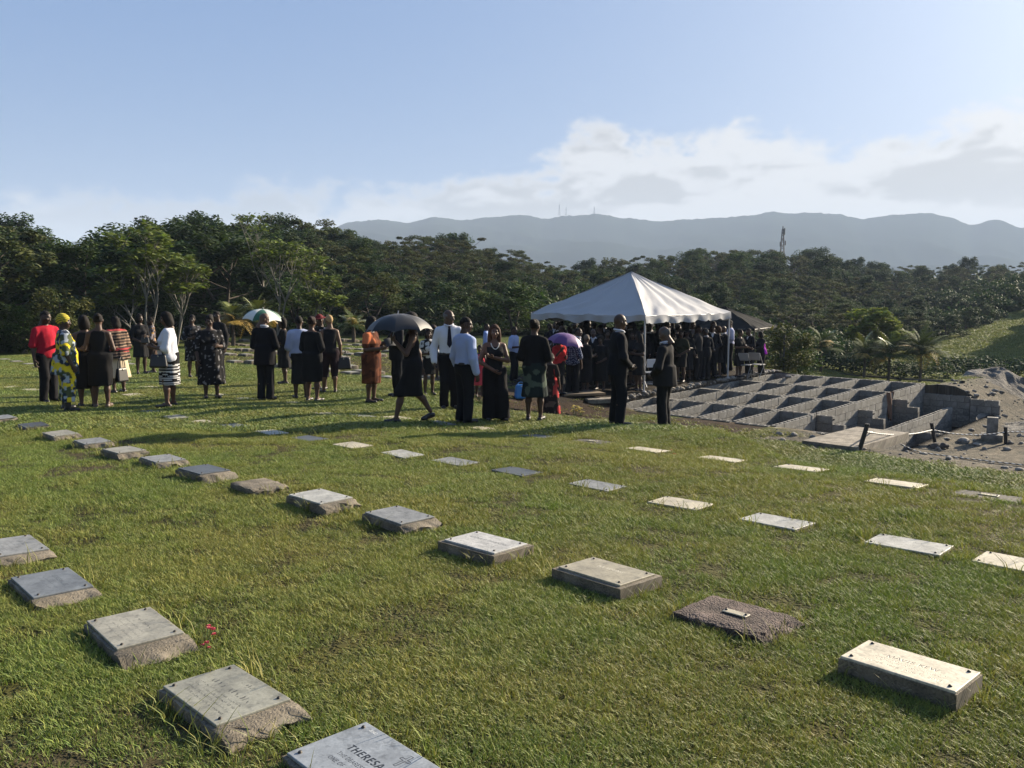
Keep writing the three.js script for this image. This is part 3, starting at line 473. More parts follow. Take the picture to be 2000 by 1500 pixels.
for (const [px, py, s, l] of [[1884, 864, 0.15, 'large pale rock between the middle and right chain posts'], [1908, 870, 0.09, 'small pale rock lying right of the large pale one'], [1850, 858, 0.07, 'small flat stone left of the large pale rock'], [1540, 739, 0.1, 'pale rock on the far rim of the vaults']]) { const [X, D, y] = seen(px, py), g = rock(rng(px), s, 1.05, 0.55), m = single('rock', g, rockMat, l, 'rock', 'loose rocks round the vaults'); m.position.set(X, px === 1540 ? rimY(toPQ(X, D)[0]) + 0.05 : y + s * 0.25, -D); }
const ironMat = std([0.035, 0.028, 0.022], 0.7, { metalness: 0.4 });
{ const add = (i, j, dx, y0, y1, lean, l) => { const m = single('steel_rod', tube([V3(0, y0, 0), V3(lean, y1, lean * 0.4)], 0.009, 6), ironMat, l, 'steel rod', 'steel rods by the block wall'); const [X, D] = toXD(pitP(j), pitQ(i) + dx); m.position.set(X, rimY(pitP(j)), -D); }; add(4, 0.93, 0.1, -0.7, 0.12, 0.0, 'upright steel rod beside the nearest stub of wall'); add(4, 1.5, 0.14, -0.75, -0.3, -0.2, 'slanting steel rod against the middle of the bare wall'); }
{
  const n = 14, pos = [], idx = [], w = 0.5, L = 0.8; for (let i = 0; i <= n; i++) for (let j = 0; j <= 8; j++) { const s = i / n, u = j / 8 - 0.5; const wd = w * (1 - 0.75 * s) * (1 + 0.15 * Math.sin(s * 9)); pos.push(0.085 + 0.05 * Math.sin(u * 7 + s * 3) + 0.05 * s, 0.05 - L * s * (1 - 0.2 * u), u * wd + 0.07 * s); }
  for (let i = 0; i < n; i++) for (let j = 0; j < 8; j++) { const a = i * 9 + j, b = a + 9; idx.push(a, b, a + 1, a + 1, b, b + 1); }
  const g = new THREE.BufferGeometry(); g.setAttribute('position', new THREE.Float32BufferAttribute(pos, 3)); g.setIndex(idx); g.computeVertexNormals();
  const m = single('rag', g, std([0.17, 0.10, 0.065], 1), 'brown rag hanging over the bare block wall', 'cloth'); const [X, D] = toXD(pitP(2.86), pitQ(4)); m.position.set(X, rimY(pitP(2.86)), -D); m.rotation.y = -AX;
}
{ const r = rng(55), list = []; for (let k = 0; k < 900; k++) { const p = lerp(17, 33, r()), q = lerp(-9.6, 1, Math.pow(r(), 1.4)), [X, D] = toXD(p, q), [, m] = bare(X, D); if (m < 0.4 || (p > 18.2 && p < 28.3 && q < -7.7)) continue; const s = 0.02 + 0.07 * Math.pow(r(), 3), g = rock(r, s, 0.6 + 0.5 * r()); g.translate(X, ground(X, D) + s * 0.1, -D); list.push(g); } single('scattered_stones', join(list), rockMat, 'small stones scattered over the pale dug ground', null, null, 'stuff'); }
// chain fence of three leaning posts
{
  const postMat = std([0.012, 0.012, 0.013], 0.6), tops = [];
  for (const [bx, by, tx, ty, l] of [[1676, 880, 1692, 828, 'black chain post leaning right beside the pale slab'], [1829, 872, 1817, 826, 'black chain post leaning left beside the dark log'], [1965, 867, 1962, 834, 'black chain post nearest the right edge']]) {
    const [X, D, y] = seen(bx, by), h = (by - ty) / 1632 * D, lean = (tx - bx) / 1632 * D, t = thing('chain_post', l, 'post', [X, y, -D], 0, 'black chain posts at the edge of the dig');
    const top = V3(lean, h, 0), p = part('pole', tube([V3(0, -0.1, 0), top], 0.045, 12), postMat, t); const c = part('cap', new THREE.CylinderGeometry(0.046, 0.048, 0.03, 14), postMat, t); c.position.copy(top);
    tops.push(V3(X + lean * 0.75, y + h * 0.72, -D));
  }
  const chainMat = std([1, 1, 1], 0.6, { vertexColors: true });
  const chain = (pts, l) => { const c = new THREE.CatmullRomCurve3(pts), len = c.getLength(), n = Math.round(len / 0.035), g = new THREE.TubeGeometry(c, n, 0.016, 6), p = g.attributes.position; const col = new Float32Array(p.count * 3); for (let i = 0; i <= n; i++) for (let j = 0; j <= 6; j++) { const w = ((i + j * 0.66) % 4) < 2 ? 0.62 : 0.015, k = (i * 7 + j) * 3; col[k] = w; col[k + 1] = w; col[k + 2] = w * 0.95; } g.setAttribute('color', new THREE.BufferAttribute(col, 3)); single('chain', g, chainMat, l, 'chain', 'black and white chains strung on the posts'); };
  const sag = (a, b, s) => [a, V3().lerpVectors(a, b, 0.25).add(V3(0, -s * 0.75, 0)), V3().lerpVectors(a, b, 0.5).add(V3(0, -s, 0)), V3().lerpVectors(a, b, 0.75).add(V3(0, -s * 0.75, 0)), b];
  chain(sag(tops[0], tops[1], 0.09), 'black and white chain between the left and middle posts'); chain(sag(tops[1], tops[2], 0.1), 'black and white chain between the middle and right posts');
  const [ex, ed] = [tops[2].x + 2.2, -tops[2].z + 0.3]; chain(sag(tops[2], V3(ex, ground(ex, ed) + 0.5, -ed), 0.08), 'black and white chain running off past the right edge');
  const g = [[1730, 862], [1790, 883], [1850, 893], [1930, 903], [2010, 912]].map(([a, b], i) => { const [X, D, y] = seen(a, b); return V3(X, y + (i ? 0.03 : 0.12), -D); }); chain([tops[0], ...g], 'loose chain trailing from the left post along the grass');
}
// dark edging boards on the far lawn
for (const [a, b, l] of [[[1640, 731], [1760, 741], 'dark edging board on the far lawn behind the vaults, left length'], [[1760, 741], [1882, 749], 'dark edging board on the far lawn behind the vaults, right length']]) { const A = seen(...a), B = seen(...b), len = Math.hypot(B[0] - A[0], B[1] - A[1]), m = single('edging_board', rbox(len, 0.1, 0.09, 0.01), std([0.035, 0.03, 0.025], 0.9), l, 'edging board', 'dark edging boards on the far lawn'); m.position.set((A[0] + B[0]) / 2, (A[2] + B[2]) / 2 + 0.04, -(A[1] + B[1]) / 2); m.rotation.set(0, Math.atan2(B[1] - A[1], B[0] - A[0]), Math.atan2(B[2] - A[2], len), 'YZX'); }
// boards and flowers on the bare soil left of the vaults
{ const [X, D, y] = seen(1135, 773), m = single('board', rbox(1.25, 0.07, 0.55, 0.01), std([0.2, 0.15, 0.095], 0.9, { map: concreteGrain }), 'wooden board lying on the soil at the feet of the crowd', 'board'); m.position.set(X, y + 0.06, -D); m.rotation.y = 0.32;
  const [X2, D2, y2] = seen(1175, 786), k = single('concrete_slab', roughSlab(0.9, 0.12, 0.4, 12, 0.006), slabMat, 'small grey slab in the soil left of the tall suited man', 'slab'); k.position.set(X2, y2, -D2); k.rotation.y = 0.2; }
function flowers(px, py, n, s, rgb, label, name = 'flower_bunch') {
  const [X, D, y] = seen(px, py), r = rng(px + py), t = thing(name, label, 'flowers', [X, y, -D]), st = [], pet = [];
  for (let i = 0; i < n; i++) { const a = r() * 6.28, q = s * 0.5 * Math.sqrt(r()), top = V3(Math.cos(a) * q, s * (0.35 + 0.65 * r()), Math.sin(a) * q); st.push(tube([V3(top.x * 0.3, 0, top.z * 0.3), top], s * 0.02, 4)); for (let k = 0; k < 6; k++) { const g = new THREE.CircleGeometry(s * 0.12, 6); g.scale(1, 0.6, 1); g.translate(s * 0.09, 0, 0); g.rotateX(-1.2 + 0.8 * r()); g.rotateY(k * 1.047); g.translate(top.x, top.y, top.z); pet.push(g); } }
  part('stems', join(st), std([0.05, 0.09, 0.03], 0.9), t); part('petals', join(pet), phys(rgb, 0.8, { transmission: 0.3, thickness: 0, side: THREE.DoubleSide }), t); return t;
}
flowers(1122, 811, 9, 0.26, [0.62, 0.52, 0.14], 'yellow flower bunch on the lawn edge, left of a pair'); flowers(1135, 812, 8, 0.24, [0.6, 0.5, 0.16], 'yellow flower bunch on the lawn edge, right of a pair');
flowers(404, 1252, 5, 0.075, [0.55, 0.06, 0.09], 'red flower lying at the broken corner of the beige-grey tablet', 'red_flower'); flowers(403, 1276, 4, 0.06, [0.5, 0.05, 0.08], 'second red flower just below the broken corner of the beige-grey tablet', 'red_flower');
flowers(1010, 1086, 3, 0.05, [0.5, 0.05, 0.06], 'red flower against the right side of the pale lettered tablet', 'red_flower'); flowers(1227, 1156, 3, 0.05, [0.5, 0.06, 0.05], 'red flower at the near corner of the beige tablet with white lettering', 'red_flower'); flowers(1316, 890, 3, 0.07, [0.6, 0.2, 0.08], 'orange flower in the grass between two bright flush tablets', 'orange_flower');
// ---------- tents and chairs ----------
const canvasWhite = phys([0.37, 0.375, 0.385], 0.85, { transmission: 0.02, thickness: 0, side: THREE.DoubleSide });
const poleWhite = std([0.42, 0.42, 0.42], 0.5);
function tent(name, label, X, D, turn, half, eave, rise, val, mat, poleMat, r0) {
  const t = thing(name, label, 'tent', [X, ground(X, D), -D], turn), base = ground(X, D);
  const N = 28, faces = [];
  for (let f = 0; f < 4; f++) {
    const pos = [], idx = [];
    for (let i = 0; i <= N; i++) for (let j = 0; j <= N; j++) {
      const s = i / N, u = (j / N * 2 - 1), w = half * s, ridge = Math.abs(u), free = (1 - ridge ** 4) * Math.sin(Math.PI * Math.min(1, s));
      let y = eave + rise * (1 - s) - 0.07 * free - 0.018 * Math.sin(u * 13 + s * 5 + f + 2 * noise2(u * 3, s * 3 + f)) - 0.045 * noise2(u * 7 + s * 5 + f * 5, s * 4 - u * 2) * sstep(0.3, 0.8, s) - 0.03 * noise2(u * 16 + s * 9, s * 7 + f) * sstep(0.45, 0.98, s) * (1 - ridge ** 6) - 0.05 * Math.abs(Math.sin(u * 5 + f * 2)) * sstep(0.7, 1, s) * (1 - ridge ** 4);
      pos.push(u * w, y, w);
    }
    for (let i = 0; i < N; i++) for (let j = 0; j < N; j++) { const a = i * (N + 1) + j, b = a + N + 1; idx.push(a, b, a + 1, a + 1, b, b + 1); }
    const o = pos.length / 3;                                      // the valance, scalloped and folded
    for (let k = 0; k <= 5; k++) for (let j = 0; j <= N * 3; j++) { const u = j / (N * 3) * 2 - 1, s = k / 5; const uu = (u + 1) / 2 * N, i0 = Math.min(N - 1, Math.floor(uu)), fr = uu - i0, y0 = lerp(pos[(N * (N + 1) + i0) * 3 + 1], pos[(N * (N + 1) + i0 + 1) * 3 + 1], fr); pos.push(u * (half + 0.004), y0 - s * val * (1 + 0.07 * Math.cos(u * 9 + f) + 0.22 * noise2(u * 3 + f * 7, 2) + 0.10 * noise2(u * 11 + f * 3, 5)), half + 0.004 + 0.035 * s * Math.sin(u * 19 + f) + 0.02 * s * noise2(u * 9, f)); }
    const M = N * 3 + 1; for (let k = 0; k < 5; k++) for (let j = 0; j < N * 3; j++) { const a = o + k * M + j, b = a + M; idx.push(a, b, a + 1, a + 1, b, b + 1); }
    const g = new THREE.BufferGeometry(); g.setAttribute('position', new THREE.Float32BufferAttribute(pos, 3)); g.setIndex(idx); g.computeVertexNormals(); g.rotateY(f * Math.PI / 2);
    part('roof_panel', g, mat, t);
  }
  for (const [sx, sz] of [[1, 1], [1, -1], [-1, 1], [-1, -1]]) {
    const x = sx * half * 0.985, z = sz * half * 0.985, wx = X + x * Math.cos(turn) + z * Math.sin(turn), wz = -D - x * Math.sin(turn) + z * Math.cos(turn), y = ground(wx, -wz) - base;
    part('pole', tube([V3(x, y, z), V3(x, eave, z)], r0, 10), poleMat, t); const foot = part('foot_plate', new THREE.CylinderGeometry(r0 * 2.2, r0 * 2.4, 0.02, 12), poleMat, t); foot.position.set(x, y + 0.01, z);
    part('rafter', tube([V3(x, eave - 0.02, z), V3(0, eave + rise - 0.06, 0)], r0 * 0.8, 8), poleMat, t);
  }
  const h = half * 0.985; for (const [a, b] of [[[-h, -h], [h, -h]], [[h, -h], [h, h]], [[h, h], [-h, h]], [[-h, h], [-h, -h]]]) part('eave_rail', tube([V3(a[0], eave - 0.03, a[1]), V3(b[0], eave - 0.03, b[1])], r0 * 0.8, 8), poleMat, t);
  return t;
}
const TENT = [4.01, 28.3];
tent('frame_tent', 'white pyramid-roofed frame tent over the crowd of mourners', TENT[0], TENT[1], -AX, 2.38, 2.08, 1.38, 0.2, canvasWhite, poleWhite, 0.03);
tent('dark_tent', 'dark grey tent behind the right end of the white tent', 10.9, 43, -AX + 0.25, 2.15, 2.1, 1.05, 0.12, phys([0.016, 0.017, 0.018], 0.95, { specularIntensity: 0.15, side: THREE.DoubleSide }), std([0.03, 0.03, 0.03], 0.6), 0.035);
const plasticWhite = std([0.5, 0.52, 0.56], 0.45), plasticGrey = std([0.22, 0.22, 0.22], 0.6);
function chair(X, D, turn, mat, label) {
  const t = thing('folding_chair', label, 'chair', [X, ground(X, D), -D], turn, 'folding chairs under the tents');
  part('seat', rbox(0.42, 0.03, 0.4, 0.012, 0, 0.45, 0), mat, t); const b = part('backrest', rbox(0.42, 0.26, 0.025, 0.012, 0, 0, 0), mat, t); b.position.set(0, 0.74, -0.23); b.rotation.x = -0.12;
  for (const s of [-1, 1]) { part('leg', tube([V3(s * 0.215, 0, 0.24), V3(s * 0.215, 0.45, 0), V3(s * 0.2, 0.86, -0.24)], 0.012, 8), mat, t); part('leg', tube([V3(s * 0.19, 0, -0.22), V3(s * 0.19, 0.44, 0.16)], 0.012, 8), mat, t); }
  part('stretcher', tube([V3(-0.19, 0.1, -0.17), V3(0.19, 0.1, -0.17)], 0.009, 6), mat, t); part('stretcher', tube([V3(-0.215, 0.12, 0.17), V3(0.215, 0.12, 0.17)], 0.009, 6), mat, t); return t;
}
const chairAt = (px, py, turn, mat, l) => { const [X, D] = seen(px, py); return chair(X, D, turn, mat, l); };
chairAt(1268, 755, 0.3 + Math.PI, plasticWhite, 'white folding chair between the two suited men, under the tent edge'); chairAt(1478, 737, 2.4, plasticGrey, 'grey folding chair at the right end of the crowd'); chairAt(1452, 738, 2.6, plasticGrey, 'grey folding chair left of the other grey one');
// ---------- people: each body one surface, clothes and hair its children ----------
const SKIN = [0.052, 0.029, 0.020], BLACK = [0.012, 0.012, 0.014], skinMat = new THREE.MeshPhysicalMaterial({ vertexColors: true, roughness: 0.55, specularIntensity: 0.7 });
const clothMat = new THREE.MeshPhysicalMaterial({ vertexColors: true, roughness: 0.95, specularIntensity: 0.25 }), hairMat = new THREE.MeshPhysicalMaterial({ vertexColors: true, roughness: 0.8, specularIntensity: 0.35 }), leatherMat = new THREE.MeshStandardMaterial({ vertexColors: true, roughness: 0.4 });
const flat = (c) => () => c;
const ARMS = {   // elbow and wrist from the shoulder, left side; x outwards
  down: [[0.055, -0.29, -0.025], [0.065, -0.54, 0.035]], easy: [[0.075, -0.285, -0.035], [0.07, -0.53, 0.07]], front: [[0.06, -0.28, 0.0], [-0.07, -0.26, 0.25]], crossed: [[0.06, -0.27, 0.07], [-0.21, -0.20, 0.19]],
  clasp: [[0.085, -0.285, 0.0], [-0.13, -0.44, 0.19]], phone: [[0.045, -0.27, 0.08], [-0.07, -0.07, 0.25]], hold: [[0.06, -0.25, 0.11], [-0.03, -0.05, 0.28]], back: [[0.10, -0.27, -0.10], [-0.10, -0.44, -0.17]], hip: [[0.19, -0.25, -0.08], [0.03, -0.43, 0.06]], reach: [[0.03, -0.24, 0.14], [-0.02, -0.30, 0.40]], swing: [[0.05, -0.28, 0.07], [0.04, -0.51, 0.18]], swingBack: [[0.06, -0.27, -0.12], [0.06, -0.50, -0.16]], chin: [[0.03, -0.27, 0.1], [-0.1, -0.02, 0.17]],
};
const handCache = {};
function hand(curl) {                                            // left hand, wrist at the origin, fingers along -y, palm towards -x, thumb to +z
  if (handCache[curl]) return handCache[curl];
  const list = [cone([0, 0.01, 0], [0, -0.03, 0], 0.024, 0.027, 0.02), ell([0, -0.055, 0.0], [0.016, 0.046, 0.042], 0.015)];
  [[0.030, 0.071], [0.010, 0.079], [-0.010, 0.074], [-0.029, 0.058]].forEach(([z, len], i) => { let p = [0, -0.092, z], a = curl * 0.35; for (let k = 0; k < 3; k++) { const l = len * [0.45, 0.31, 0.24][k], n = [p[0] - Math.sin(a) * l, p[1] - Math.cos(a) * l, p[2] + z * 0.06]; list.push(cone(p, n, 0.0098 - k * 0.0008, 0.009 - k * 0.0009, 0.004)); p = n; a += curl * (0.6 + 0.06 * i); } });
  list.push(cone([-0.006, -0.028, 0.026], [-0.018, -0.062, 0.056], 0.014, 0.0115, 0.012), cone([-0.018, -0.062, 0.056], [-0.03, -0.088, 0.05], 0.0108, 0.0085, 0.004));
  return (handCache[curl] = nets(blend(list), [-0.11, -0.2, -0.06], [0.04, 0.04, 0.085], 0.0062));
}
function headShape(f) {
  const j = f.female ? 0.92 : 1, base = blend([ell([0, 0.022, -0.012], [0.076, 0.098, 0.096]), ell([0, -0.045, 0.022], [0.058 * j, 0.074, 0.070], 0.04), cone([0, -0.10, 0.052], [0, -0.098, 0.05], 0.026 * j, 0.024, 0.03), ell([0.042, -0.022, 0.058], [0.026, 0.022, 0.026], 0.02), ell([-0.042, -0.022, 0.058], [0.026, 0.022, 0.026], 0.02), cone([-0.035, 0.030, 0.078], [0.035, 0.030, 0.078], 0.014, 0.014, 0.012),
    cone([0, 0.014, 0.086], [0, -0.03, 0.103], 0.010, 0.016, 0.012), ell([-0.015, -0.034, 0.094], [0.012, 0.010, 0.012], 0.008), ell([0.015, -0.034, 0.094], [0.012, 0.010, 0.012], 0.008), ell([0, -0.062, 0.083], [0.027, 0.009, 0.014], 0.006), ell([0, -0.077, 0.081], [0.024, 0.010, 0.014], 0.006), ell([0.079, -0.008, -0.004], [0.011, 0.032, 0.020], 0.008), ell([-0.079, -0.008, -0.004], [0.011, 0.032, 0.020], 0.008), cone([0, -0.07, -0.02], [0, -0.2, -0.035], 0.052 * j, 0.058 * j, 0.03)]);
  const e1 = ell([0.032, 0.008, 0.094], [0.019, 0.012, 0.016]), e2 = ell([-0.032, 0.008, 0.094], [0.019, 0.012, 0.016]);
  return (x, y, z) => Math.max(base(x, y, z), -Math.min(e1(x, y, z), e2(x, y, z)) * 0.9 - 0.004);
}
const headCache = {};
function headGeo(female) { return headCache[female] || (headCache[female] = nets(headShape({ female }), [-0.11, -0.21, -0.13], [0.11, 0.14, 0.14], 0.0085)); }
const HAIR = {
  short: () => { const s = ell([0, 0.026, -0.014], [0.083, 0.103, 0.103]); return (x, y, z) => Math.max(s(x, y, z), -(y - 0.045 + (z - 0.02) * -0.35) * 0.9 + Math.max(0, -z - 0.02) * -0.9, z - 0.075); },
  crop: () => { const s = ell([0, 0.026, -0.014], [0.080, 0.100, 0.100]); return (x, y, z) => Math.max(s(x, y, z), -(y - 0.05) * 0.9 + Math.max(0, -z - 0.01) * -0.8, z - 0.065); },
  balding: () => { const s = ell([0, 0.02, -0.014], [0.083, 0.1, 0.104]); return (x, y, z) => Math.max(s(x, y, z), y - 0.05, -(y + 0.05), z - 0.015); },
  afro: () => { const s = blend([ell([0, 0.04, -0.025], [0.118, 0.118, 0.118]), ell([0, -0.02, -0.05], [0.105, 0.085, 0.085])]); return (x, y, z) => Math.max(s(x, y, z), (z - 0.055) - Math.max(0, y - 0.05) * 0.6); },
  bob: () => { const s = blend([ell([0, 0.032, -0.014], [0.092, 0.11, 0.108]), ell([0.055, -0.06, -0.03], [0.05, 0.1, 0.065]), ell([-0.055, -0.06, -0.03], [0.05, 0.1, 0.065]), ell([0, -0.06, -0.07], [0.08, 0.10, 0.05])]); return (x, y, z) => Math.max(s(x, y, z), (z - 0.045) - Math.max(0, y - 0.06) * 0.9); },
  long: () => { const s = blend([ell([0, 0.034, -0.014], [0.095, 0.112, 0.11]), ell([0.08, -0.13, -0.02], [0.05, 0.18, 0.06], 0.05), ell([-0.08, -0.13, -0.02], [0.05, 0.18, 0.06], 0.05), ell([0, -0.14, -0.085], [0.11, 0.19, 0.05], 0.05)]); return (x, y, z) => Math.max(s(x, y, z), (z - 0.045) - Math.max(0, y - 0.06) * 0.9); },
  bun: () => blend([(() => { const s = ell([0, 0.03, -0.016], [0.085, 0.104, 0.104]), f = (x, y, z) => Math.max(s(x, y, z), (z - 0.05) - Math.max(0, y - 0.055) * 0.8, -y - 0.04); f.k = 0.01; return f; })(), ell([0, 0.075, -0.105], [0.055, 0.05, 0.05], 0.02)]),
  scarf: () => { const s = blend([ell([0, 0.035, -0.018], [0.094, 0.105, 0.112]), ell([0, 0.08, -0.05], [0.08, 0.075, 0.08], 0.05), ell([0.02, 0.0, -0.115], [0.05, 0.045, 0.04], 0.03)]); return (x, y, z) => Math.max(s(x, y, z), (z - 0.07) - Math.max(0, y - 0.03) * 0.7, -y - 0.03 + z * 0.3); },
  hat: () => blend([(() => { const s = ell([0, 0.05, -0.01], [0.09, 0.1, 0.1]), f = (x, y, z) => Math.max(s(x, y, z), -(y - 0.05)); f.k = 0.006; return f; })(), (() => { const s = ell([0, 0.055, -0.005], [0.155, 0.016, 0.165]), f = (x, y, z) => s(x, y, z); f.k = 0.01; return f; })()]),
};
const hairCache = {};
function hairGeo(style) { return hairCache[style] || (hairCache[style] = nets(HAIR[style](), [-0.2, -0.36, -0.22], [0.2, 0.2, 0.2], style === 'hat' ? 0.01 : 0.011)); }
const PEOPLE = [];
function buildPerson(label, s, group) {
  const f = !!s.female, w = s.w || 1, sw = (f ? 0.158 : 0.182) * (0.6 + 0.4 * w), hw = (f ? 0.096 : 0.088) * (0.5 + 0.5 * w), belly = (s.belly || 0) * 0.06, lean = s.lean || 0, t = thing('person', label, 'person', [0, 0, 0], 0, group);
  const sh = 1.425, hipY = 0.90;
  // joints
  const legs = { stand: [[[0.0, 0.49, 0.02], [0.005, 0.085, -0.02], [0.03, 0.03, 0.13]], [[0.0, 0.49, 0.02], [0.005, 0.085, -0.02], [0.03, 0.03, 0.13]]], ease: [[[0.02, 0.49, 0.06], [0.05, 0.085, 0.04], [0.09, 0.03, 0.19]], [[0, 0.49, 0.0], [0, 0.085, -0.03], [0.03, 0.03, 0.12]]], walk: [[[0, 0.50, 0.17], [0, 0.10, 0.27], [0.01, 0.05, 0.42]], [[0, 0.50, -0.02], [0, 0.16, -0.30], [0, 0.04, -0.19]]], wide: [[[0.05, 0.49, 0.02], [0.09, 0.085, -0.02], [0.14, 0.03, 0.12]], [[0.05, 0.49, 0.02], [0.09, 0.085, -0.02], [0.14, 0.03, 0.12]]], close: [[[-0.02, 0.49, 0.02], [-0.035, 0.085, -0.01], [-0.02, 0.03, 0.14]], [[-0.02, 0.49, 0.02], [-0.035, 0.085, -0.01], [-0.02, 0.03, 0.14]]] }[s.legs || 'stand'];
  const leg = [0, 1].map((i) => { const m = i ? -1 : 1; return [[m * hw, hipY, 0], ...legs[i].map(([x, y, z]) => [m * (hw + x), y, z])]; });
  const arm = [0, 1].map((i) => { const m = i ? -1 : 1, A = ARMS[(s.arms || ['down', 'down'])[i]], S = [m * sw, sh - 0.045, -0.01 + lean * 0.5]; return [S, ...A.map(([x, y, z]) => [S[0] + m * x * (x > 0 ? 0.7 + 0.5 * w : 1), S[1] + y, S[2] + z + lean * 0.2 + belly * 0.6])]; });
  const torso = (g, k = 0.05) => [ell([0, 1.27, 0.0 + lean * 0.35], [0.158 * (0.55 + 0.45 * w) + g, 0.20, 0.108 * (0.6 + 0.4 * w) + g], k), ell([0, 1.07, 0.01 + belly * 0.5 + lean * 0.15], [(f ? 0.128 : 0.142) * w + g, 0.19, 0.10 * w + belly * 0.6 + g], k), ell([0, 0.93, -0.008], [(f ? 0.178 : 0.158) * (0.45 + 0.55 * w) + g, 0.145 + g * 0.4, 0.118 * (0.5 + 0.5 * w) + g], k), cone([-0.03, 1.43, -0.015 + lean * 0.5], [-sw + 0.012, 1.388, -0.012 + lean * 0.5], 0.056 + g * 0.6, 0.05 + g * 0.6, k), cone([0.03, 1.43, -0.015 + lean * 0.5], [sw - 0.012, 1.388, -0.012 + lean * 0.5], 0.056 + g * 0.6, 0.05 + g * 0.6, k), ...(f ? [ell([0.075, 1.24, 0.085 + lean * 0.3], [0.068 * w + g * .7, 0.068, 0.058 * w + g * .7], 0.05), ell([-0.075, 1.24, 0.085 + lean * 0.3], [0.068 * w + g * .7, 0.068, 0.058 * w + g * .7], 0.05)] : [])];
  const aw = 0.75 + 0.25 * w, armS = (g, cuff = 1, k = 0.03) => arm.flatMap(([S, E, W]) => { const up = cone(S, E, 0.052 * aw + g, 0.041 * aw + g, k); if (cuff <= 0.5) { const q = cuff * 2; return [cone(S, S.map((v, i) => lerp(v, E[i], q)), 0.054 * aw + g, lerp(0.054, 0.044, q) * aw + g, k)]; } const q = (cuff - 0.5) * 2; return [up, cone(E, E.map((v, i) => lerp(v, W[i], q)), 0.041 * aw + g, 0.031 * aw + g, 0.02)]; });
  const lw = 0.8 + 0.2 * w, legS = (g, k = 0.025) => leg.flatMap(([H, K, A, T]) => [cone(H, K, 0.083 * lw + g, 0.056 * lw + g, k), cone(K, [(K[0] + A[0]) / 2, (K[1] + A[1]) / 2 + 0.05, (K[2] + A[2]) / 2 - 0.012], 0.054 * lw + g, 0.056 * lw + g, k), cone([(K[0] + A[0]) / 2, (K[1] + A[1]) / 2 + 0.05, (K[2] + A[2]) / 2 - 0.012], A, 0.055 * lw + g, 0.034 + g, k), cone([A[0], 0.05 + A[1] * .2, A[2] - 0.025], T, 0.034, 0.026, 0.02)]);
  const skin = s.skin || SKIN, turnH = (s.look || 0) + 0.5 * Math.sin(label.length * 7.3), nod = (s.nod || 0) + 0.10 * (1 + Math.sin(label.length * 3.1)), headAt = V3(0, 1.64, 0.02 + lean), headM = new THREE.Matrix4().makeTranslation(headAt.x, headAt.y, headAt.z).multiply(new THREE.Matrix4().makeRotationFromEuler(new THREE.Euler(nod, turnH, 0.09 * Math.sin(label.length * 5.7), 'YXZ')));
  const parts = [];
  const body = nets(blend([...torso(0), ...armS(0), ...legS(0), cone([0, 1.42, -0.012 + lean * 0.6], [0, 1.56, 0.0 + lean * 0.95], 0.06 * (f ? 0.9 : 1), 0.052 * (f ? 0.9 : 1), 0.04)]), [-0.5, -0.02, -0.42], [0.5, 1.60, 0.55], 0.019);
  parts.push(body); const hg = headGeo(f).clone(); hg.applyMatrix4(headM); parts.push(hg);
  arm.forEach(([S, E, W], i) => { const g = hand(s.curl === undefined ? 0.9 : s.curl).clone(); if (i) { g.scale(-1, 1, 1); const a = g.index.array; for (let k = 0; k < a.length; k += 3) { const x = a[k]; a[k] = a[k + 1]; a[k + 1] = x; } } const d = V3(W[0] - E[0], W[1] - E[1], W[2] - E[2]).normalize(); const q = new THREE.Quaternion().setFromUnitVectors(V3(0, -1, 0), d); g.applyQuaternion(q); g.computeVertexNormals(); g.translate(...W); parts.push(g); });
  const bodyGeo = join(parts); const inv = headM.clone().invert(), hv = V3();
  paint(bodyGeo, (x, y, z) => { hv.set(x, y, z).applyMatrix4(inv); let c = skin; if (hv.y > -0.12 && hv.z > 0.06) { const ex = Math.abs(Math.abs(hv.x) - 0.032); if (ex < 0.015 && Math.abs(hv.y - 0.008) < 0.009) c = ex < 0.006 ? [0.01, 0.008, 0.007] : [0.35, 0.32, 0.3]; else if (Math.abs(hv.x) < 0.026 && hv.y < -0.055 && hv.y > -0.085 && hv.z > 0.078) c = [skin[0] * 1.15, skin[1] * 0.85, skin[2] * 0.9]; else if (ex < 0.02 && hv.y > 0.026 && hv.y < 0.04) c = [0.012, 0.01, 0.01]; } return c; });
  part('body', bodyGeo, skinMat, t);
  const B = [[-0.55, 0.0, -0.45], [0.55, 1.56, 0.6]];
  const cloth = (name, sdf, col, mat = clothMat, lo = B[0], hi = B[1], cell = 0.0175) => { const g = nets(sdf, lo, hi, cell); if (g.attributes.position.count) part(name, paint(clean(g), typeof col === 'function' ? col : flat(col)), mat, t); };
  const fold = (x, y, z, a) => a * (noise3(x * 9 + (s.h || 1.7) * 9, y * 5, z * 9) + 0.5 * noise3(x * 22, y * 9 + 4, z * 22) - 0.65);
  const skirtS = (top, hem, rTop, rHem, dTop, dHem, wave = 0.03) => (x, y, z) => { const q = clamp((top - y) / (top - hem)), bulge = Math.sin(q * Math.PI) * (rHem < rTop + 0.02 ? 0.012 : 0), sway = legs === undefined ? 0 : q * q * ((leg[0][2][2] + leg[1][2][2]) / 2), rx = lerp(rTop, rHem, q) + bulge, rz = lerp(dTop, dHem, q) + bulge, th = Math.atan2(z, x), k = 1 + wave * q * (Math.sin(th * 7 + (s.h || 1) * 11) + 0.6 * Math.sin(th * 13 + 2)), e = Math.hypot(x / (rx * k), (z - sway * 0.6) / (rz * k)); return Math.max((e - 1) * Math.min(rx, rz), y - top, hem - y); };
  // tops: g is how far the cloth stands off the body
  const top = s.top;
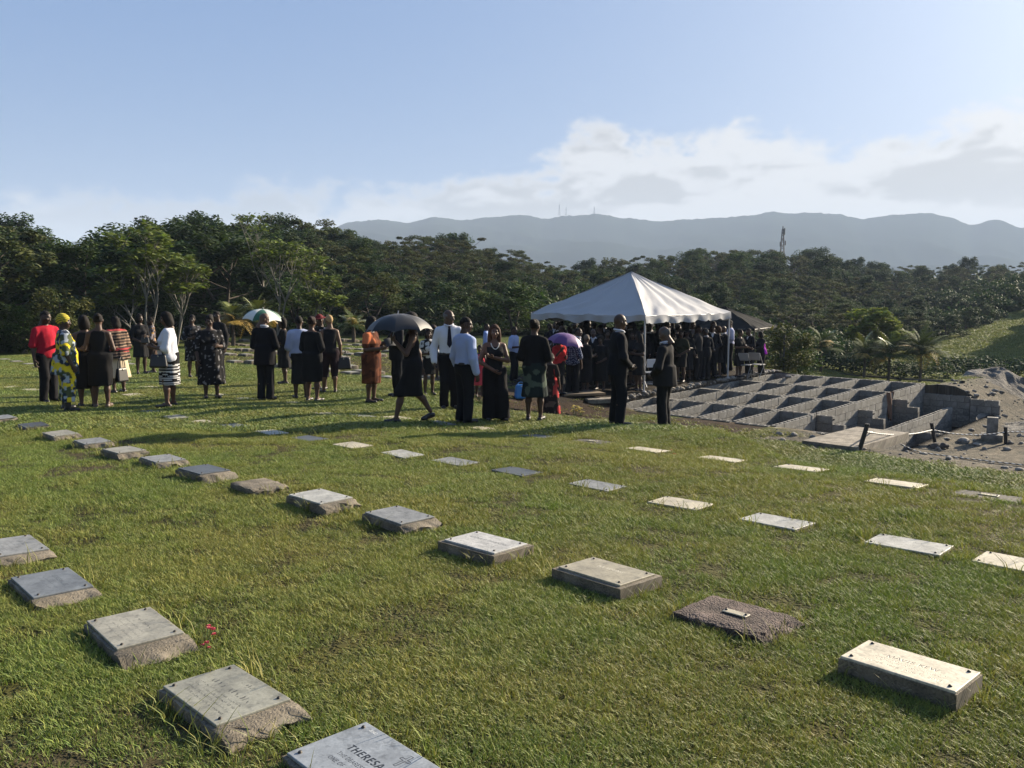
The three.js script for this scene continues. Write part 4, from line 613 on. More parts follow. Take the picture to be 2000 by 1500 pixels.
  if (top) {
    const g = top.g || 0.014, hem = top.hem ?? 0.92, cuff = top.cuff ?? 1, neck = top.neck ?? 1.475;
    const list = [...torso(g, 0.06), ...(cuff > 0 ? armS(g * 0.95, cuff * 0.98) : [])]; if (top.flare) list.push(Object.assign(skirtS(1.06, hem, 0.15 * w + g, (f ? 0.20 : 0.185) * w + top.flare, 0.115 * w + g + belly, 0.145 * w + top.flare + belly), { k: 0.05 }));
    const b = blend(list), wide = top.strap ? 0.13 : 1;
    cloth(top.name || 'shirt', (x, y, z) => { let d = b(x, y, z) + fold(x, y, z, 0.011); const armless = Math.abs(x) > sw + 0.03; d = Math.max(d, armless ? -1 : hem - y, cuff > 0 || !armless ? -1 : 1); if (Math.abs(x) < 0.2) d = Math.max(d, y - neck - (top.vneck ? 0 : 0.02) + (top.vneck && z > 0.02 ? (0.11 - Math.min(0.11, Math.abs(x) * 1.6)) : 0)); if (cuff <= 0) d = Math.max(d, Math.abs(x) - sw * 0.9, y - (neck - 0.03)); return d; }, top.col, top.mat || clothMat);
  }
  if (s.dress) {
    const g = s.dress.g || 0.014, cuff = s.dress.cuff ?? 0, hem = s.dress.hem ?? 0.5, fl = s.dress.flare ?? 0.03, sk = Object.assign(skirtS(1.0, hem, 0.165 * (0.5 + 0.5 * w) + g, (f ? 0.19 : 0.17) * (0.5 + 0.5 * w) + fl, 0.125 * (0.5 + 0.5 * w) + g + belly, 0.135 * (0.5 + 0.5 * w) + fl + belly * 0.6, s.dress.wave ?? 0.035), { k: 0.06 });
    const b = blend([...torso(g, 0.06), ...(cuff > 0 ? armS(g * 0.95, cuff * 0.98) : []), ...(s.legs === 'walk' ? leg.flatMap(([H, K, A]) => [cone(H, K, 0.10 + g, 0.085 + g, 0.09), cone(K, K.map((v, i) => lerp(v, A[i], 0.3)), 0.085 + g, 0.085 + g, 0.09)]) : []), sk]);
    cloth('dress', (x, y, z) => { let d = b(x, y, z) + fold(x, y, z, 0.011); const out = Math.abs(x) > sw + 0.03; d = Math.max(d, hem - y); const neck = s.dress.neck ?? 1.45; if (Math.abs(x) < 0.2) d = Math.max(d, y - neck + (cuff <= 0 ? Math.max(0, Math.abs(x) - 0.075) * 0.75 : 0)); if (cuff <= 0 && y > 1.1) d = Math.max(d, Math.abs(x) - sw * lerp(1.0, 0.74, sstep(1.2, 1.42, y))); return d; }, s.dress.col);
  }
  if (s.skirt) { const k = s.skirt, g = 0.018, sk = Object.assign(skirtS(1.03, k.hem ?? 0.45, 0.135 * (0.5 + 0.5 * w) + g, (k.r ?? 0.19) * (0.5 + 0.5 * w), 0.11 * (0.5 + 0.5 * w) + g + belly, (k.d ?? 0.145) * (0.5 + 0.5 * w), k.wave ?? 0.03), { k: 0.05 }), hips = torso(g, 0.05)[2], b = blend([sk, hips]); cloth('skirt', (x, y, z) => Math.max(b(x, y, z) + fold(x, y, z, 0.006), (k.hem ?? 0.45) - y, y - 1.03), k.col); }
  if (s.trousers) { const k = s.trousers, g = k.g ?? 0.016, hem = k.hem ?? 0.055, [a, hp] = [leg, torso(g * 0.9, 0.05)[2]], list = [hp]; for (const [H, K, A] of a) { const q = hem > 0.2 ? (K[1] - hem) / (K[1] - A[1]) : 1, e = K.map((v, i) => lerp(v, A[i], q)); if (q === 1) e[1] = Math.max(0.06, A[1] - 0.02); list.push(cone(H, K, 0.09 * lw + g, 0.062 * lw + g + (k.wide || 0), 0.03), cone(K, e, 0.062 * lw + g + (k.wide || 0), (k.taper ? 0.05 : 0.06) + g * 0.8 + (k.wide || 0) * 1.5, 0.02)); } const b = blend(list), y1 = s.top && !s.top.tuck ? 1.02 : 1.04; cloth('trousers', (x, y, z) => Math.max(b(x, y, z) + fold(x, y, z, 0.012), y - y1, hem - 0.02 - y), k.col, clothMat, [-0.5, 0, -0.42], [0.5, 1.08, 0.5]); }
  if (s.jacket) { const g = 0.028, hem = s.jacket.hem ?? 0.78, b = blend([...torso(g, 0.06), ...armS(0.017, 0.95), Object.assign(skirtS(1.1, hem, 0.165 * w + 0.012, 0.2 * w + 0.006, 0.125 * w + 0.012 + belly, 0.15 * w + 0.006 + belly, 0.02), { k: 0.06 })]); cloth('jacket', (x, y, z) => { let d = b(x, y, z) + fold(x, y, z, 0.006); const out = Math.abs(x) > sw + 0.055; if (!out) d = Math.max(d, hem - y); if (Math.abs(x) < 0.2) d = Math.max(d, y - 1.485 + (z > 0.02 ? (s.jacket.open ? 0.26 : 0.16) * Math.max(0, 1 - Math.abs(x) / (s.jacket.open ? 0.07 : 0.055)) : 0)); return d; }, s.jacket.col); }
  leg.forEach(([H, K, A, T]) => { const heel = s.heels ? 0.045 : 0.012, d = V3(T[0] - A[0], 0, T[2] - A[2]).normalize(), y0 = Math.min(T[1], 0.035), pitch = A[1] - 0.085, b = blend([cone([A[0] - d.x * 0.03, 0.045 + pitch, A[2] - d.z * 0.03], [T[0] + d.x * 0.02, y0 + 0.004, T[2] + d.z * 0.02], 0.04, 0.033, 0.02), cone([A[0] - d.x * 0.045, 0.02 + pitch, A[2] - d.z * 0.045], [A[0] - d.x * 0.02, 0.02 + pitch, A[2] - d.z * 0.02], 0.036, 0.034, 0.02), ell([T[0] - d.x * 0.02, y0 + 0.006, T[2] - d.z * 0.02], [0.042, 0.03, 0.055], 0.02), ...(s.boots ? [cone(A, [A[0], A[1] + 0.16, A[2]], 0.052, 0.06, 0.02)] : [])]); cloth('shoe', (x, y, z) => Math.max(b(x, y, z), (f && !s.boots && !s.flatshoe) ? y - 0.058 - pitch : -1), s.shoe || BLACK, leatherMat, [A[0] - 0.2, -0.01, Math.min(A[2], T[2]) - 0.12], [A[0] + 0.2, 0.34, Math.max(A[2], T[2]) + 0.16], 0.011); });
  if (s.hair && s.hair !== 'bald') { const g = hairGeo(s.hair).clone(); g.applyMatrix4(headM); const hc = s.hairCol || [0.012, 0.010, 0.009]; part(s.hair === 'scarf' ? 'head_scarf' : s.hair === 'hat' ? 'hat' : 'hair', paint(g, typeof hc === 'function' ? hc : flat(hc)), hairMat, t); }
  if (s.tie) { const g = new THREE.ExtrudeGeometry(new THREE.Shape([[-0.014, 0], [0.014, 0], [0.02, -0.03], [0.042, -0.30], [0, -0.36], [-0.042, -0.30], [-0.02, -0.03]].map(([x, y]) => new THREE.Vector2(x, y))), { depth: 0.006, bevelEnabled: true, bevelSize: 0.003, bevelThickness: 0.003, bevelSegments: 1 }); g.rotateX(-0.06); const m = part('tie', paint(clean(g), flat(s.tie)), clothMat, t); m.position.set(0, 1.46, 0.115 + belly * 0.3); m.rotation.x = -0.03; const k = part('tie_knot', paint(clean(new THREE.SphereGeometry(0.026, 10, 8)), flat(s.tie)), clothMat, t); k.position.set(0, 1.46, 0.105); k.scale.set(0.9, 1, 0.6); }
  if (s.collar) { const g = tube([V3(0, 1.475, 0.088), V3(0.06, 1.495, 0.05), V3(0.072, 1.51, -0.02), V3(0, 1.52, -0.075), V3(-0.072, 1.51, -0.02), V3(-0.06, 1.495, 0.05), V3(0, 1.475, 0.088)], 0.016, 8, 28); part('collar', paint(clean(g), flat(s.collar)), clothMat, t); }
  if (s.belt) { const g = new THREE.TorusGeometry(0.15 * w + 0.012, 0.014, 8, 32); g.rotateX(Math.PI / 2); g.scale(1.03, 1.6, 0.78 + belly * 2); const m = part('belt', paint(clean(g), flat(BLACK)), leatherMat, t); m.position.set(0, 1.0, belly * 0.2); }
  if (s.necklace) { const pts = []; for (let i = 0; i <= 16; i++) { const a = Math.PI * i / 16; pts.push(V3(Math.cos(a) * 0.075, 1.44 - 0.11 * Math.sin(a) ** 1.3, 0.07 + 0.055 * Math.sin(a))); } part('necklace', paint(clean(tube(pts, 0.008, 6, 32)), flat(s.necklace)), leatherMat, t); }
  t.scale.setScalar((s.h || 1.68) / 1.755); t.scale.x *= s.wide || 1;
  t.userData.joints = { arm, sh };
  return t;
}
// puts a person where their feet are seen; face: heading in degrees, 0 towards the camera, 90 to the right of the picture
function stand(t, px, py, face) { const [X, D, y] = seen(px, py); t.position.set(X, y + 0.012, -D); t.rotation.y = face * R; t.updateMatrixWorld(true); return t; }
function person(label, px, py, face, s, group) { const t = stand(buildPerson(label, s, group), px, py, face); return t; }
const wristOf = (t, i) => { const W = t.userData.joints.arm[i][2]; return V3(W[0], W[1], W[2]).applyMatrix4(t.matrixWorld); }, handOf = (t, i) => { const [S, E, W] = t.userData.joints.arm[i], d = V3(W[0] - E[0], W[1] - E[1], W[2] - E[2]).normalize().multiplyScalar(0.09); return V3(W[0] + d.x, W[1] + d.y, W[2] + d.z).applyMatrix4(t.matrixWorld); };
// prints
const splash = (base, inks, f, seed) => (x, y, z) => { let c = base; inks.forEach(([ink, th, m], k) => { if (noise3(x * f * m + seed + k * 9, y * f * m + k * 5, z * f * m) > th) c = ink; }); return c; };
const WHITE_C = [0.52, 0.53, 0.58], BLUE_C = [0.34, 0.38, 0.52], suit = { jacket: { col: [0.012, 0.013, 0.016] }, top: { col: WHITE_C, g: 0.008 }, trousers: { col: [0.011, 0.012, 0.014] }, collar: WHITE_C };
const dk = (k) => [0.012 * k, 0.012 * k, 0.013 * k];
// ----- left-hand group
const P1 = person('man in red shirt and black trousers at the far left group', 97, 787, 60, { h: 1.74, hair: 'crop', top: { col: [0.34, 0.015, 0.03], cuff: 0.45, g: 0.022, hem: 0.86 }, trousers: { col: BLACK }, arms: ['front', 'down'], nod: 0.1 });
const yellowPrint = splash([0.06, 0.075, 0.035], [[[0.60, 0.46, 0.025], -0.02, 1], [[0.02, 0.03, 0.05], 0.18, 1.4], [[0.3, 0.34, 0.38], 0.34, 1.9]], 9, 3);
const P2 = person('woman in yellow print dress and yellow headscarf, back half turned', 133, 803, 125, { h: 1.66, female: true, w: 1.2, belly: 0.5, hair: 'scarf', hairCol: (x, y, z) => (Math.sin(y * 160 + x * 70) > 0 ? [0.55, 0.42, 0.04] : [0.13, 0.14, 0.03]), top: { name: 'tunic', col: yellowPrint, cuff: 0.5, g: 0.03, hem: 0.68, flare: 0.02 }, trousers: { col: yellowPrint, hem: 0.2, g: 0.03, wide: 0.02 }, boots: true, arms: ['front', 'easy'], legs: 'wide' });
const P3 = person('woman with bare arm behind the yellow print dress, in a dark sleeveless dress', 172, 795, -150, { h: 1.66, female: true, w: 1.15, hair: 'bob', dress: { col: dk(1.2), hem: 0.36, cuff: 0 }, arms: ['front', 'down'], skin: [0.083, 0.045, 0.030] });
const P4 = person('woman in black sleeveless dress with bare shoulder and black bag, facing away', 200, 797, 196, { h: 1.7, female: true, w: 1.12, hair: 'bun', dress: { col: dk(0.9), hem: 0.42, flare: 0.0 }, arms: ['front', 'front'], skin: [0.075, 0.041, 0.027], shoe: [0.10, 0.07, 0.05], flatshoe: true });
const shawl = (x, y, z) => { const s = Math.sin(y * 46 + 0.6 * Math.sin(x * 6)), k = Math.sin(y * 13 + 1); return s > 0.55 ? [0.012, 0.012, 0.012] : k > 0.82 ? [0.32, 0.05, 0.05] : s < -0.5 ? [0.05, 0.035, 0.03] : [0.24, 0.165, 0.115]; };
const P5 = person('woman in brown striped shawl and cream skirt', 232, 768, -125, { h: 1.6, female: true, w: 1.35, belly: 0.4, hair: 'bob', top: { name: 'shawl', col: shawl, cuff: 0.9, g: 0.04, hem: 0.8, flare: 0.03 }, skirt: { col: [0.50, 0.41, 0.29], hem: 0.36, r: 0.25, d: 0.2, wave: 0.05 }, arms: ['easy', 'front'], nod: 0.15 });
const P6 = person('woman in dark dress in the distance, left of a pair', 277, 731, 40, { h: 1.66, female: true, hair: 'bob', dress: { col: dk(1.4), hem: 0.5, cuff: 0.5 }, arms: ['front', 'clasp'], heels: true });
const P7 = person('woman in patterned top and brown skirt in the distance, right of a pair', 299, 729, -60, { h: 1.58, female: true, hair: 'bun', top: { name: 'blouse', col: splash([0.05, 0.04, 0.04], [[[0.30, 0.17, 0.06], 0.1, 1], [[0.2, 0.18, 0.2], 0.2, 1.5]], 12, 8), cuff: 0.6, g: 0.016, hem: 0.88 }, skirt: { col: [0.06, 0.04, 0.03], hem: 0.45 }, arms: ['phone', 'front'] });
const zebra = (x, y, z) => (Math.sin(y * (y < 0.62 ? 150 : 105) + 0.9 * Math.sin(x * 13 + z * 5)) > 0.35 && y < 0.80 ? [0.52, 0.52, 0.52] : [0.01, 0.01, 0.011]);
const P8 = person('woman in white blouse and black and white striped skirt, facing left', 334, 795, -76, { h: 1.72, female: true, w: 1.3, belly: 0.5, hair: 'bob', top: { name: 'blouse', col: WHITE_C, cuff: 0.62, g: 0.026, hem: 0.84, vneck: true }, skirt: { col: zebra, hem: 0.42, r: 0.185, d: 0.16, wave: 0.01 }, arms: ['front', 'crossed'], nod: 0.2, legs: 'ease', skin: [0.085, 0.046, 0.03], heels: true });
const lace = splash(dk(1), [[[0.05, 0.05, 0.055], 0.34, 1], [[0.2, 0.2, 0.21], 0.56, 1.4]], 16, 5);
const P9 = person('woman in black lace dress with a white ornament, hands at her waist', 379, 737, 40, { h: 1.66, female: true, w: 1.15, hair: 'bun', dress: { col: lace, hem: 0.46, cuff: 0.7 }, arms: ['front', 'front'], heels: true });
const P10 = person('woman in long black dress with flared hem and beads down the front', 414, 779, 32, { h: 1.66, female: true, w: 1.3, belly: 0.3, hair: 'bun', dress: { col: splash(dk(1), [[[0.16, 0.16, 0.17], 0.54, 1.3]], 20, 15), hem: 0.30, cuff: 0.6, flare: 0.07, g: 0.02 }, arms: ['front', 'easy'], nod: 0.25 });
const P11 = person('man with a pale strap across his dark shirt, behind the long black dress', 428, 742, -20, { h: 1.76, hair: 'crop', top: { col: dk(1.3), cuff: 1 }, trousers: { col: BLACK }, arms: ['down', 'front'] });
// ----- round the green and white umbrella
const P12 = person('man in black suit with his back turned, bald, left of the women in black', 520, 783, 165, { h: 1.72, hair: 'bald', skin: [0.09, 0.052, 0.035], belly: 0.4, w: 1.08, ...suit, jacket: { col: [0.009, 0.009, 0.011], hem: 0.72 }, arms: ['front', 'front'], nod: 0.35, look: -0.5 });
const P13 = person('woman in dark dress holding the green and white umbrella', 556, 751, -70, { h: 1.6, female: true, w: 1.1, hair: 'bob', dress: { col: dk(1.4), hem: 0.45, cuff: 0.6 }, arms: ['front', 'hold'], heels: true });
const P14 = person('woman with a pale blue wrap over her shoulders, facing left', 588, 779, 200, { h: 1.66, female: true, w: 1.1, hair: 'short', top: { name: 'wrap', col: BLUE_C, cuff: 0.5, g: 0.03, hem: 0.98 }, skirt: { col: dk(1.8), hem: 0.32 }, arms: ['front', 'easy'] });
const P15 = person('woman in black dress with pale calves, back turned', 612, 785, 158, { h: 1.66, female: true, w: 1.15, hair: 'bun', hairCol: [0.02, 0.012, 0.012], dress: { col: dk(1.0), hem: 0.42, cuff: 0.5, flare: 0.0 }, arms: ['front', 'front'], skin: [0.090, 0.049, 0.032] });
const P16 = person('person in dark speckled shirt behind the women in black', 628, 762, -30, { h: 1.66, female: true, hair: 'hat', hairCol: [0.12, 0.012, 0.014], top: { name: 'blouse', col: splash(dk(1), [[[0.5, 0.5, 0.5], 0.3, 1]], 18, 2), cuff: 0.6, g: 0.018 }, skirt: { col: dk(1), hem: 0.3 }, arms: ['front', 'front'] });
const P17 = person('woman with cropped light hair in black top and calf-length trousers, black bag on her arm', 646, 768, 200, { h: 1.66, female: true, w: 1.05, hair: 'short', hairCol: [0.32, 0.22, 0.11], top: { name: 'blouse', col: dk(1.1), cuff: 0, g: 0.016, hem: 0.88 }, trousers: { col: [0.022, 0.014, 0.018], hem: 0.32, taper: true }, arms: ['front', 'down'], skin: [0.120, 0.068, 0.041], legs: 'ease', heels: true });
// ----- under and round the black umbrella
const rust = splash([0.075, 0.027, 0.016], [[[0.115, 0.042, 0.022], 0.1, 1], [[0.05, 0.018, 0.012], 0.22, 1.4]], 11, 30);
const P18 = person('woman in rust brown dress with one orange shoulder, under the black umbrella', 727, 787, 72, { h: 1.64, female: true, w: 1.3, belly: 0.4, hair: 'bob', dress: { col: (x, y, z) => (y > 1.22 && x < -0.12 ? [0.46, 0.14, 0.06] : rust(x, y, z)), hem: 0.40, cuff: 0.35, flare: 0.0 }, arms: ['front', 'front'], nod: 0.2, skin: [0.075, 0.041, 0.026] });
const P19 = person('man in dark suit holding white papers under the black umbrella', 777, 776, -65, { h: 1.7, hair: 'crop', ...suit, belly: 0.2, arms: ['front', 'reach'] });
const P20 = person('woman in sleeveless black dress striding left, back foot lifted', 806, 826, -80, { h: 1.7, female: true, w: 1.05, hair: 'afro', dress: { col: dk(0.9), hem: 0.44, flare: 0.01, g: 0.012 }, arms: ['hold', 'swingBack'], legs: 'walk', skin: [0.075, 0.042, 0.028] });
const P21 = person('woman in black and white print blouse and short black skirt', 838, 772, 20, { h: 1.52, female: true, hair: 'bob', top: { name: 'blouse', col: splash([0.42, 0.42, 0.42], [[[0.015, 0.015, 0.015], 0.0, 1]], 18, 7), cuff: 0.5, g: 0.018, hem: 0.85 }, skirt: { col: BLACK, hem: 0.55, r: 0.17 }, arms: ['easy', 'front'] });
const P22 = person('woman in dark clothes behind the print blouse, left of the man in the tie', 848, 744, -30, { h: 1.66, female: true, hair: 'long', hairCol: [0.03, 0.02, 0.018], dress: { col: dk(2), hem: 0.4, cuff: 0.6 }, arms: ['front', 'down'] });
// ----- men in white shirts and the women beside them
const P23 = person('man in white shirt and black tie, facing the camera', 878, 800, 8, { h: 1.8, hair: 'balding', hairCol: [0.12, 0.12, 0.12], top: { col: [0.55, 0.56, 0.61], cuff: 1, g: 0.022, hem: 0.99, tuck: true }, trousers: { col: [0.011, 0.011, 0.013] }, tie: [0.012, 0.012, 0.02], collar: [0.55, 0.56, 0.61], belt: true, arms: ['easy', 'easy'], legs: 'stand', look: 0.45, skin: [0.075, 0.045, 0.032] });
const P24 = person('man in pale blue shirt with a sleeve badge, head turned right', 908, 827, 128, { h: 1.7, hair: 'crop', w: 1.1, belly: 0.3, top: { col: [0.31, 0.37, 0.55], cuff: 0.97, g: 0.024, hem: 0.99, tuck: true }, trousers: { col: [0.011, 0.012, 0.014], g: 0.02 }, belt: true, arms: ['easy', 'down'], look: -0.35, lean: 0.02 });
{ const [S, E] = P24.userData.joints.arm[0], g = new THREE.CircleGeometry(0.042, 20); g.scale(0.85, 1, 1); const b = part('sleeve_badge', g, std([0.52, 0.5, 0.52], 0.8), P24); b.position.set(S[0] + 0.094, S[1] - 0.12, S[2] - 0.01); b.rotation.y = Math.PI / 2; const g2 = new THREE.CircleGeometry(0.026, 16), c = part('badge_centre', g2, std([0.25, 0.22, 0.3], 0.8), P24); c.position.set(S[0] + 0.0965, S[1] - 0.12, S[2] - 0.01); c.rotation.y = Math.PI / 2; }
const P25 = person('child in red dress between the blue shirt and the long-haired woman', 937, 776, 10, { h: 1.28, female: true, hair: 'bun', dress: { col: [0.46, 0.05, 0.07], hem: 0.40, flare: 0.03 }, necklace: [0.5, 0.48, 0.44], arms: ['front', 'down'] });
const P26 = person('person in pale blue shirt far behind, above the child in red', 950, 726, 90, { h: 1.66, hair: 'crop', top: { col: [0.24, 0.32, 0.55], cuff: 0.5 }, trousers: { col: BLACK }, arms: ['front', 'front'] });
const P27 = person('woman with long brown hair, bare shoulder and wide black trousers', 966, 822, 10, { h: 1.58, female: true, w: 1.12, hair: 'long', hairCol: [0.045, 0.022, 0.014], top: { name: 'top', col: dk(1), cuff: 0, g: 0.014, neck: 1.40, hem: 0.88 }, trousers: { col: dk(0.9), wide: 0.035, g: 0.02 }, necklace: [0.5, 0.5, 0.48], arms: ['crossed', 'clasp'], skin: [0.098, 0.049, 0.032], legs: 'ease' });
const P28 = person('person in blue and white shirt behind the long-haired woman', 1004, 745, 60, { h: 1.7, hair: 'crop', top: { col: [0.3, 0.36, 0.55], cuff: 0.5, g: 0.02 }, trousers: { col: BLACK }, arms: ['down', 'front'] });
const P29 = person('woman in black top and dark green print skirt, heels toward the camera', 1044, 822, 168, { h: 1.68, female: true, w: 1.15, hair: 'bun', top: { name: 'blouse', col: dk(0.8), cuff: 0.5, g: 0.02, hem: 0.95 }, skirt: { col: splash([0.015, 0.022, 0.022], [[[0.07, 0.09, 0.07], 0.3, 1]], 9, 6), hem: 0.42, r: 0.22, d: 0.17 }, arms: ['front', 'front'], heels: true, look: -0.7 });
const P30 = person('woman in long dark dress with red edging, right of the green skirt', 1075, 813, 150, { h: 1.6, female: true, w: 1.1, hair: 'bun', dress: { col: (x, y, z) => (x < -0.15 && noise3(x * 6, y * 5, z * 6) > -0.02 ? [0.36, 0.04, 0.04] : splash([0.02, 0.014, 0.013], [[[0.09, 0.06, 0.05], 0.3, 1]], 12, 3)(x, y, z)), hem: 0.06, cuff: 0.4, flare: 0.09 }, arms: ['front', 'easy'] });
const P31 = person('woman in red top beneath the purple umbrella', 1092, 771, 30, { h: 1.62, female: true, hair: 'bob', top: { name: 'blouse', col: [0.42, 0.03, 0.035], cuff: 0.5, g: 0.02 }, skirt: { col: dk(1), hem: 0.3 }, arms: ['front', 'hold'] });
const P32 = person('person in dark blue dotted shirt beneath the purple umbrella', 1118, 769, 150, { h: 1.66, female: true, w: 1.2, hair: 'short', top: { name: 'blouse', col: (x, y, z) => (Math.sin(x * 130) * Math.sin(y * 130) * Math.sin(z * 130 + 1) > 0.25 ? [0.30, 0.34, 0.45] : [0.025, 0.03, 0.06]), cuff: 0.5, g: 0.024, hem: 0.85 }, trousers: { col: dk(1), wide: 0.02 }, arms: ['front', 'easy'] });
const P33 = person('woman in black dress with a cream bag on her right', 1144, 766, 120, { h: 1.64, female: true, w: 1.15, hair: 'short', hairCol: [0.12, 0.10, 0.08], dress: { col: dk(1.1), hem: 0.3, cuff: 0.5 }, arms: ['down', 'front'] });
const P34 = person('tall bald man in black suit standing before the tent pole, facing right', 1207, 829, 98, { h: 1.77, hair: 'bald', ...suit, jacket: { col: [0.009, 0.010, 0.013], hem: 0.80 }, trousers: { col: [0.009, 0.010, 0.012], g: 0.018 }, arms: ['clasp', 'clasp'], legs: 'wide', skin: [0.06, 0.036, 0.026] });
const P35 = person('balding man in dark suit at the corner of the vaults, facing left', 1301, 832, -118, { h: 1.66, hair: 'balding', hairCol: [0.09, 0.085, 0.085], belly: 0.5, w: 1.1, ...suit, jacket: { col: [0.016, 0.016, 0.018], hem: 0.76 }, arms: ['clasp', 'clasp'], nod: 0.35, skin: [0.09, 0.056, 0.042] });
for (const [t, X, D] of [[P34, 1.70, 13.3], [P35, 2.45, 13.35]]) { t.position.set(X, ground(X, D) + 0.012, -D); t.updateMatrixWorld(true); }
// ----- right end of the crowd
const P36 = person('woman in dark green top and short black skirt beside the balding suited man', 1329, 747, -35, { h: 1.66, female: true, w: 1.1, hair: 'bun', top: { name: 'blouse', col: [0.022, 0.025, 0.016], cuff: 0.35, g: 0.016 }, skirt: { col: dk(1), hem: 0.52, r: 0.17 }, arms: ['clasp', 'clasp'], heels: true });
const P37 = person('man in white shirt in the crowd under the right side of the tent', 1352, 728, -60, { h: 1.76, hair: 'crop', top: { col: [0.5, 0.54, 0.68], cuff: 0.5, g: 0.022 }, trousers: { col: BLACK }, arms: ['front', 'front'] });
const P38 = person('man in black suit facing away under the right side of the tent', 1377, 741, -160, { h: 1.66, hair: 'crop', hairCol: [0.1, 0.1, 0.1], ...suit, arms: ['down', 'front'] });
const P39 = person('woman with big brown hair holding an open white book under the tent edge', 1400, 736, -50, { h: 1.68, female: true, hair: 'afro', hairCol: [0.05, 0.026, 0.016], dress: { col: dk(1), hem: 0.5, cuff: 0.6 }, arms: ['front', 'front'], heels: true, skin: [0.075, 0.045, 0.030] });
const P40 = person('man in pale shirt under the right corner pole of the tent', 1424, 724, -90, { h: 1.78, hair: 'crop', top: { col: [0.40, 0.42, 0.55], cuff: 0.5, g: 0.022 }, trousers: { col: BLACK }, arms: ['front', 'down'] });
const P41 = person('woman in black dress with one arm out, right of the corner pole', 1443, 737, 40, { h: 1.62, female: true, hair: 'bun', dress: { col: dk(1.2), hem: 0.42, cuff: 0.3 }, arms: ['reach', 'front'], heels: true, skin: [0.090, 0.053, 0.034] });
const P42 = person('person in dark clothes bending to the chairs at the right end', 1462, 733, -60, { h: 1.62, hair: 'crop', ...suit, arms: ['front', 'reach'], lean: 0.06 });
const P43 = person('woman with a bright purple wrap at the right end of the crowd', 1486, 732, -75, { h: 1.5, female: true, w: 1.15, hair: 'bob', top: { name: 'wrap', col: (x, y, z) => (z < 0.0 && y < 1.28 ? [0.40, 0.04, 0.42] : dk(1.5)), cuff: 0.8, g: 0.024, hem: 0.86, flare: 0.02 }, trousers: { col: dk(1) }, arms: ['reach', 'reach'], lean: 0.06 });
// ----- the dense crowd beneath the tent, built in eight kinds and then placed one by one
{
  const G = 'mourners in dark clothes standing close together under the white tent', L = 'mourner in dark clothes in the close crowd under the white tent';
  const kinds = [
    { h: 1.74, hair: 'crop', ...suit, arms: ['clasp', 'clasp'] }, { h: 1.66, female: true, hair: 'bun', dress: { col: dk(1.1), hem: 0.42, cuff: 0.4 }, arms: ['clasp', 'clasp'] }, { h: 1.64, female: true, w: 1.2, hair: 'hat', hairCol: [0.02, 0.02, 0.02], dress: { col: dk(1.5), hem: 0.35, cuff: 0.6 }, arms: ['front', 'front'] }, { h: 1.72, hair: 'balding', belly: 0.4, ...suit, arms: ['front', 'down'] },
    { h: 1.66, female: true, hair: 'bob', top: { name: 'blouse', col: dk(1.5), cuff: 0.4 }, skirt: { col: dk(1), hem: 0.45 }, arms: ['easy', 'front'] }, { h: 1.76, hair: 'crop', top: { col: dk(2), cuff: 0.5, g: 0.02 }, trousers: { col: dk(1) }, arms: ['down', 'easy'] }, { h: 1.6, female: true, w: 1.3, belly: 0.5, hair: 'afro', dress: { col: dk(0.9), hem: 0.3, cuff: 0.6, flare: 0.05 }, arms: ['clasp', 'front'] }, { h: 1.7, female: true, hair: 'long', dress: { col: dk(1.3), hem: 0.48, cuff: 0.3 }, arms: ['front', 'crossed'], heels: true },
  ];
  const who = ['man in dark suit', 'woman in black sleeved dress', 'woman in dark dress and hat', 'balding man in dark suit', 'woman in dark blouse and skirt', 'man in dark open shirt', 'stout woman in long black dress', 'long-haired woman in black dress'];
  const protos = kinds.map((k, i) => buildPerson(`${who[i]} in the close crowd under the white tent`, k, G)), used = kinds.map(() => 0), r = rng(88);
  const place = (X, D, face, k) => { const y = ground(X, D) + 0.012, t = used[k]++ ? protos[k].clone() : protos[k]; if (t !== protos[k]) { t.name = numbered('person'); t.userData = { label: `${who[k]} in the crowd under the ${X / D < 0.16 ? 'left half' : X / D < 0.22 ? 'middle' : 'right half'} of the tent`, category: 'person', group: G }; scene.add(t); } t.position.set(X, y, -D); t.rotation.y = face; const v = 0.96 + 0.08 * r(); t.scale.copy(protos[k].scale).multiplyScalar(v); };
  let i = 0; const taken = [];
  for (const [px, py] of [[1128, 760], [1158, 756], [1172, 762], [1185, 752], [1235, 753], [1246, 764], [1340, 742], [1362, 742], [1389, 738], [1412, 732]]) { const [X, D] = seen(px, py); place(X, D, (r() - 0.5) * 3, (i++ * 3) % 8); taken.push([X, D]); }
  for (let n = 0; n < 4000 && i < 58; n++) {
    const a = (r() - 0.62) * 7.6, b = (r() - 0.42) * 5.6, X = TENT[0] + a * CA + b * SA, D = TENT[1] - a * SA + b * CA; if (taken.some(([x, d]) => Math.hypot(x - X, d - D) < 0.56)) continue;
    const [p, q] = toPQ(X, D); if (q > -15.9 || X / D < 0.045 || D > 31.5 || p < 17.2) continue; taken.push([X, D]); place(X, D, Math.atan2(TENT[0] - X, -(TENT[1] - D)) * -1 + Math.PI * 0 + (r() - 0.5) * 1.6, (i++ * 5 + Math.floor(r() * 3)) % 8);
  }
}
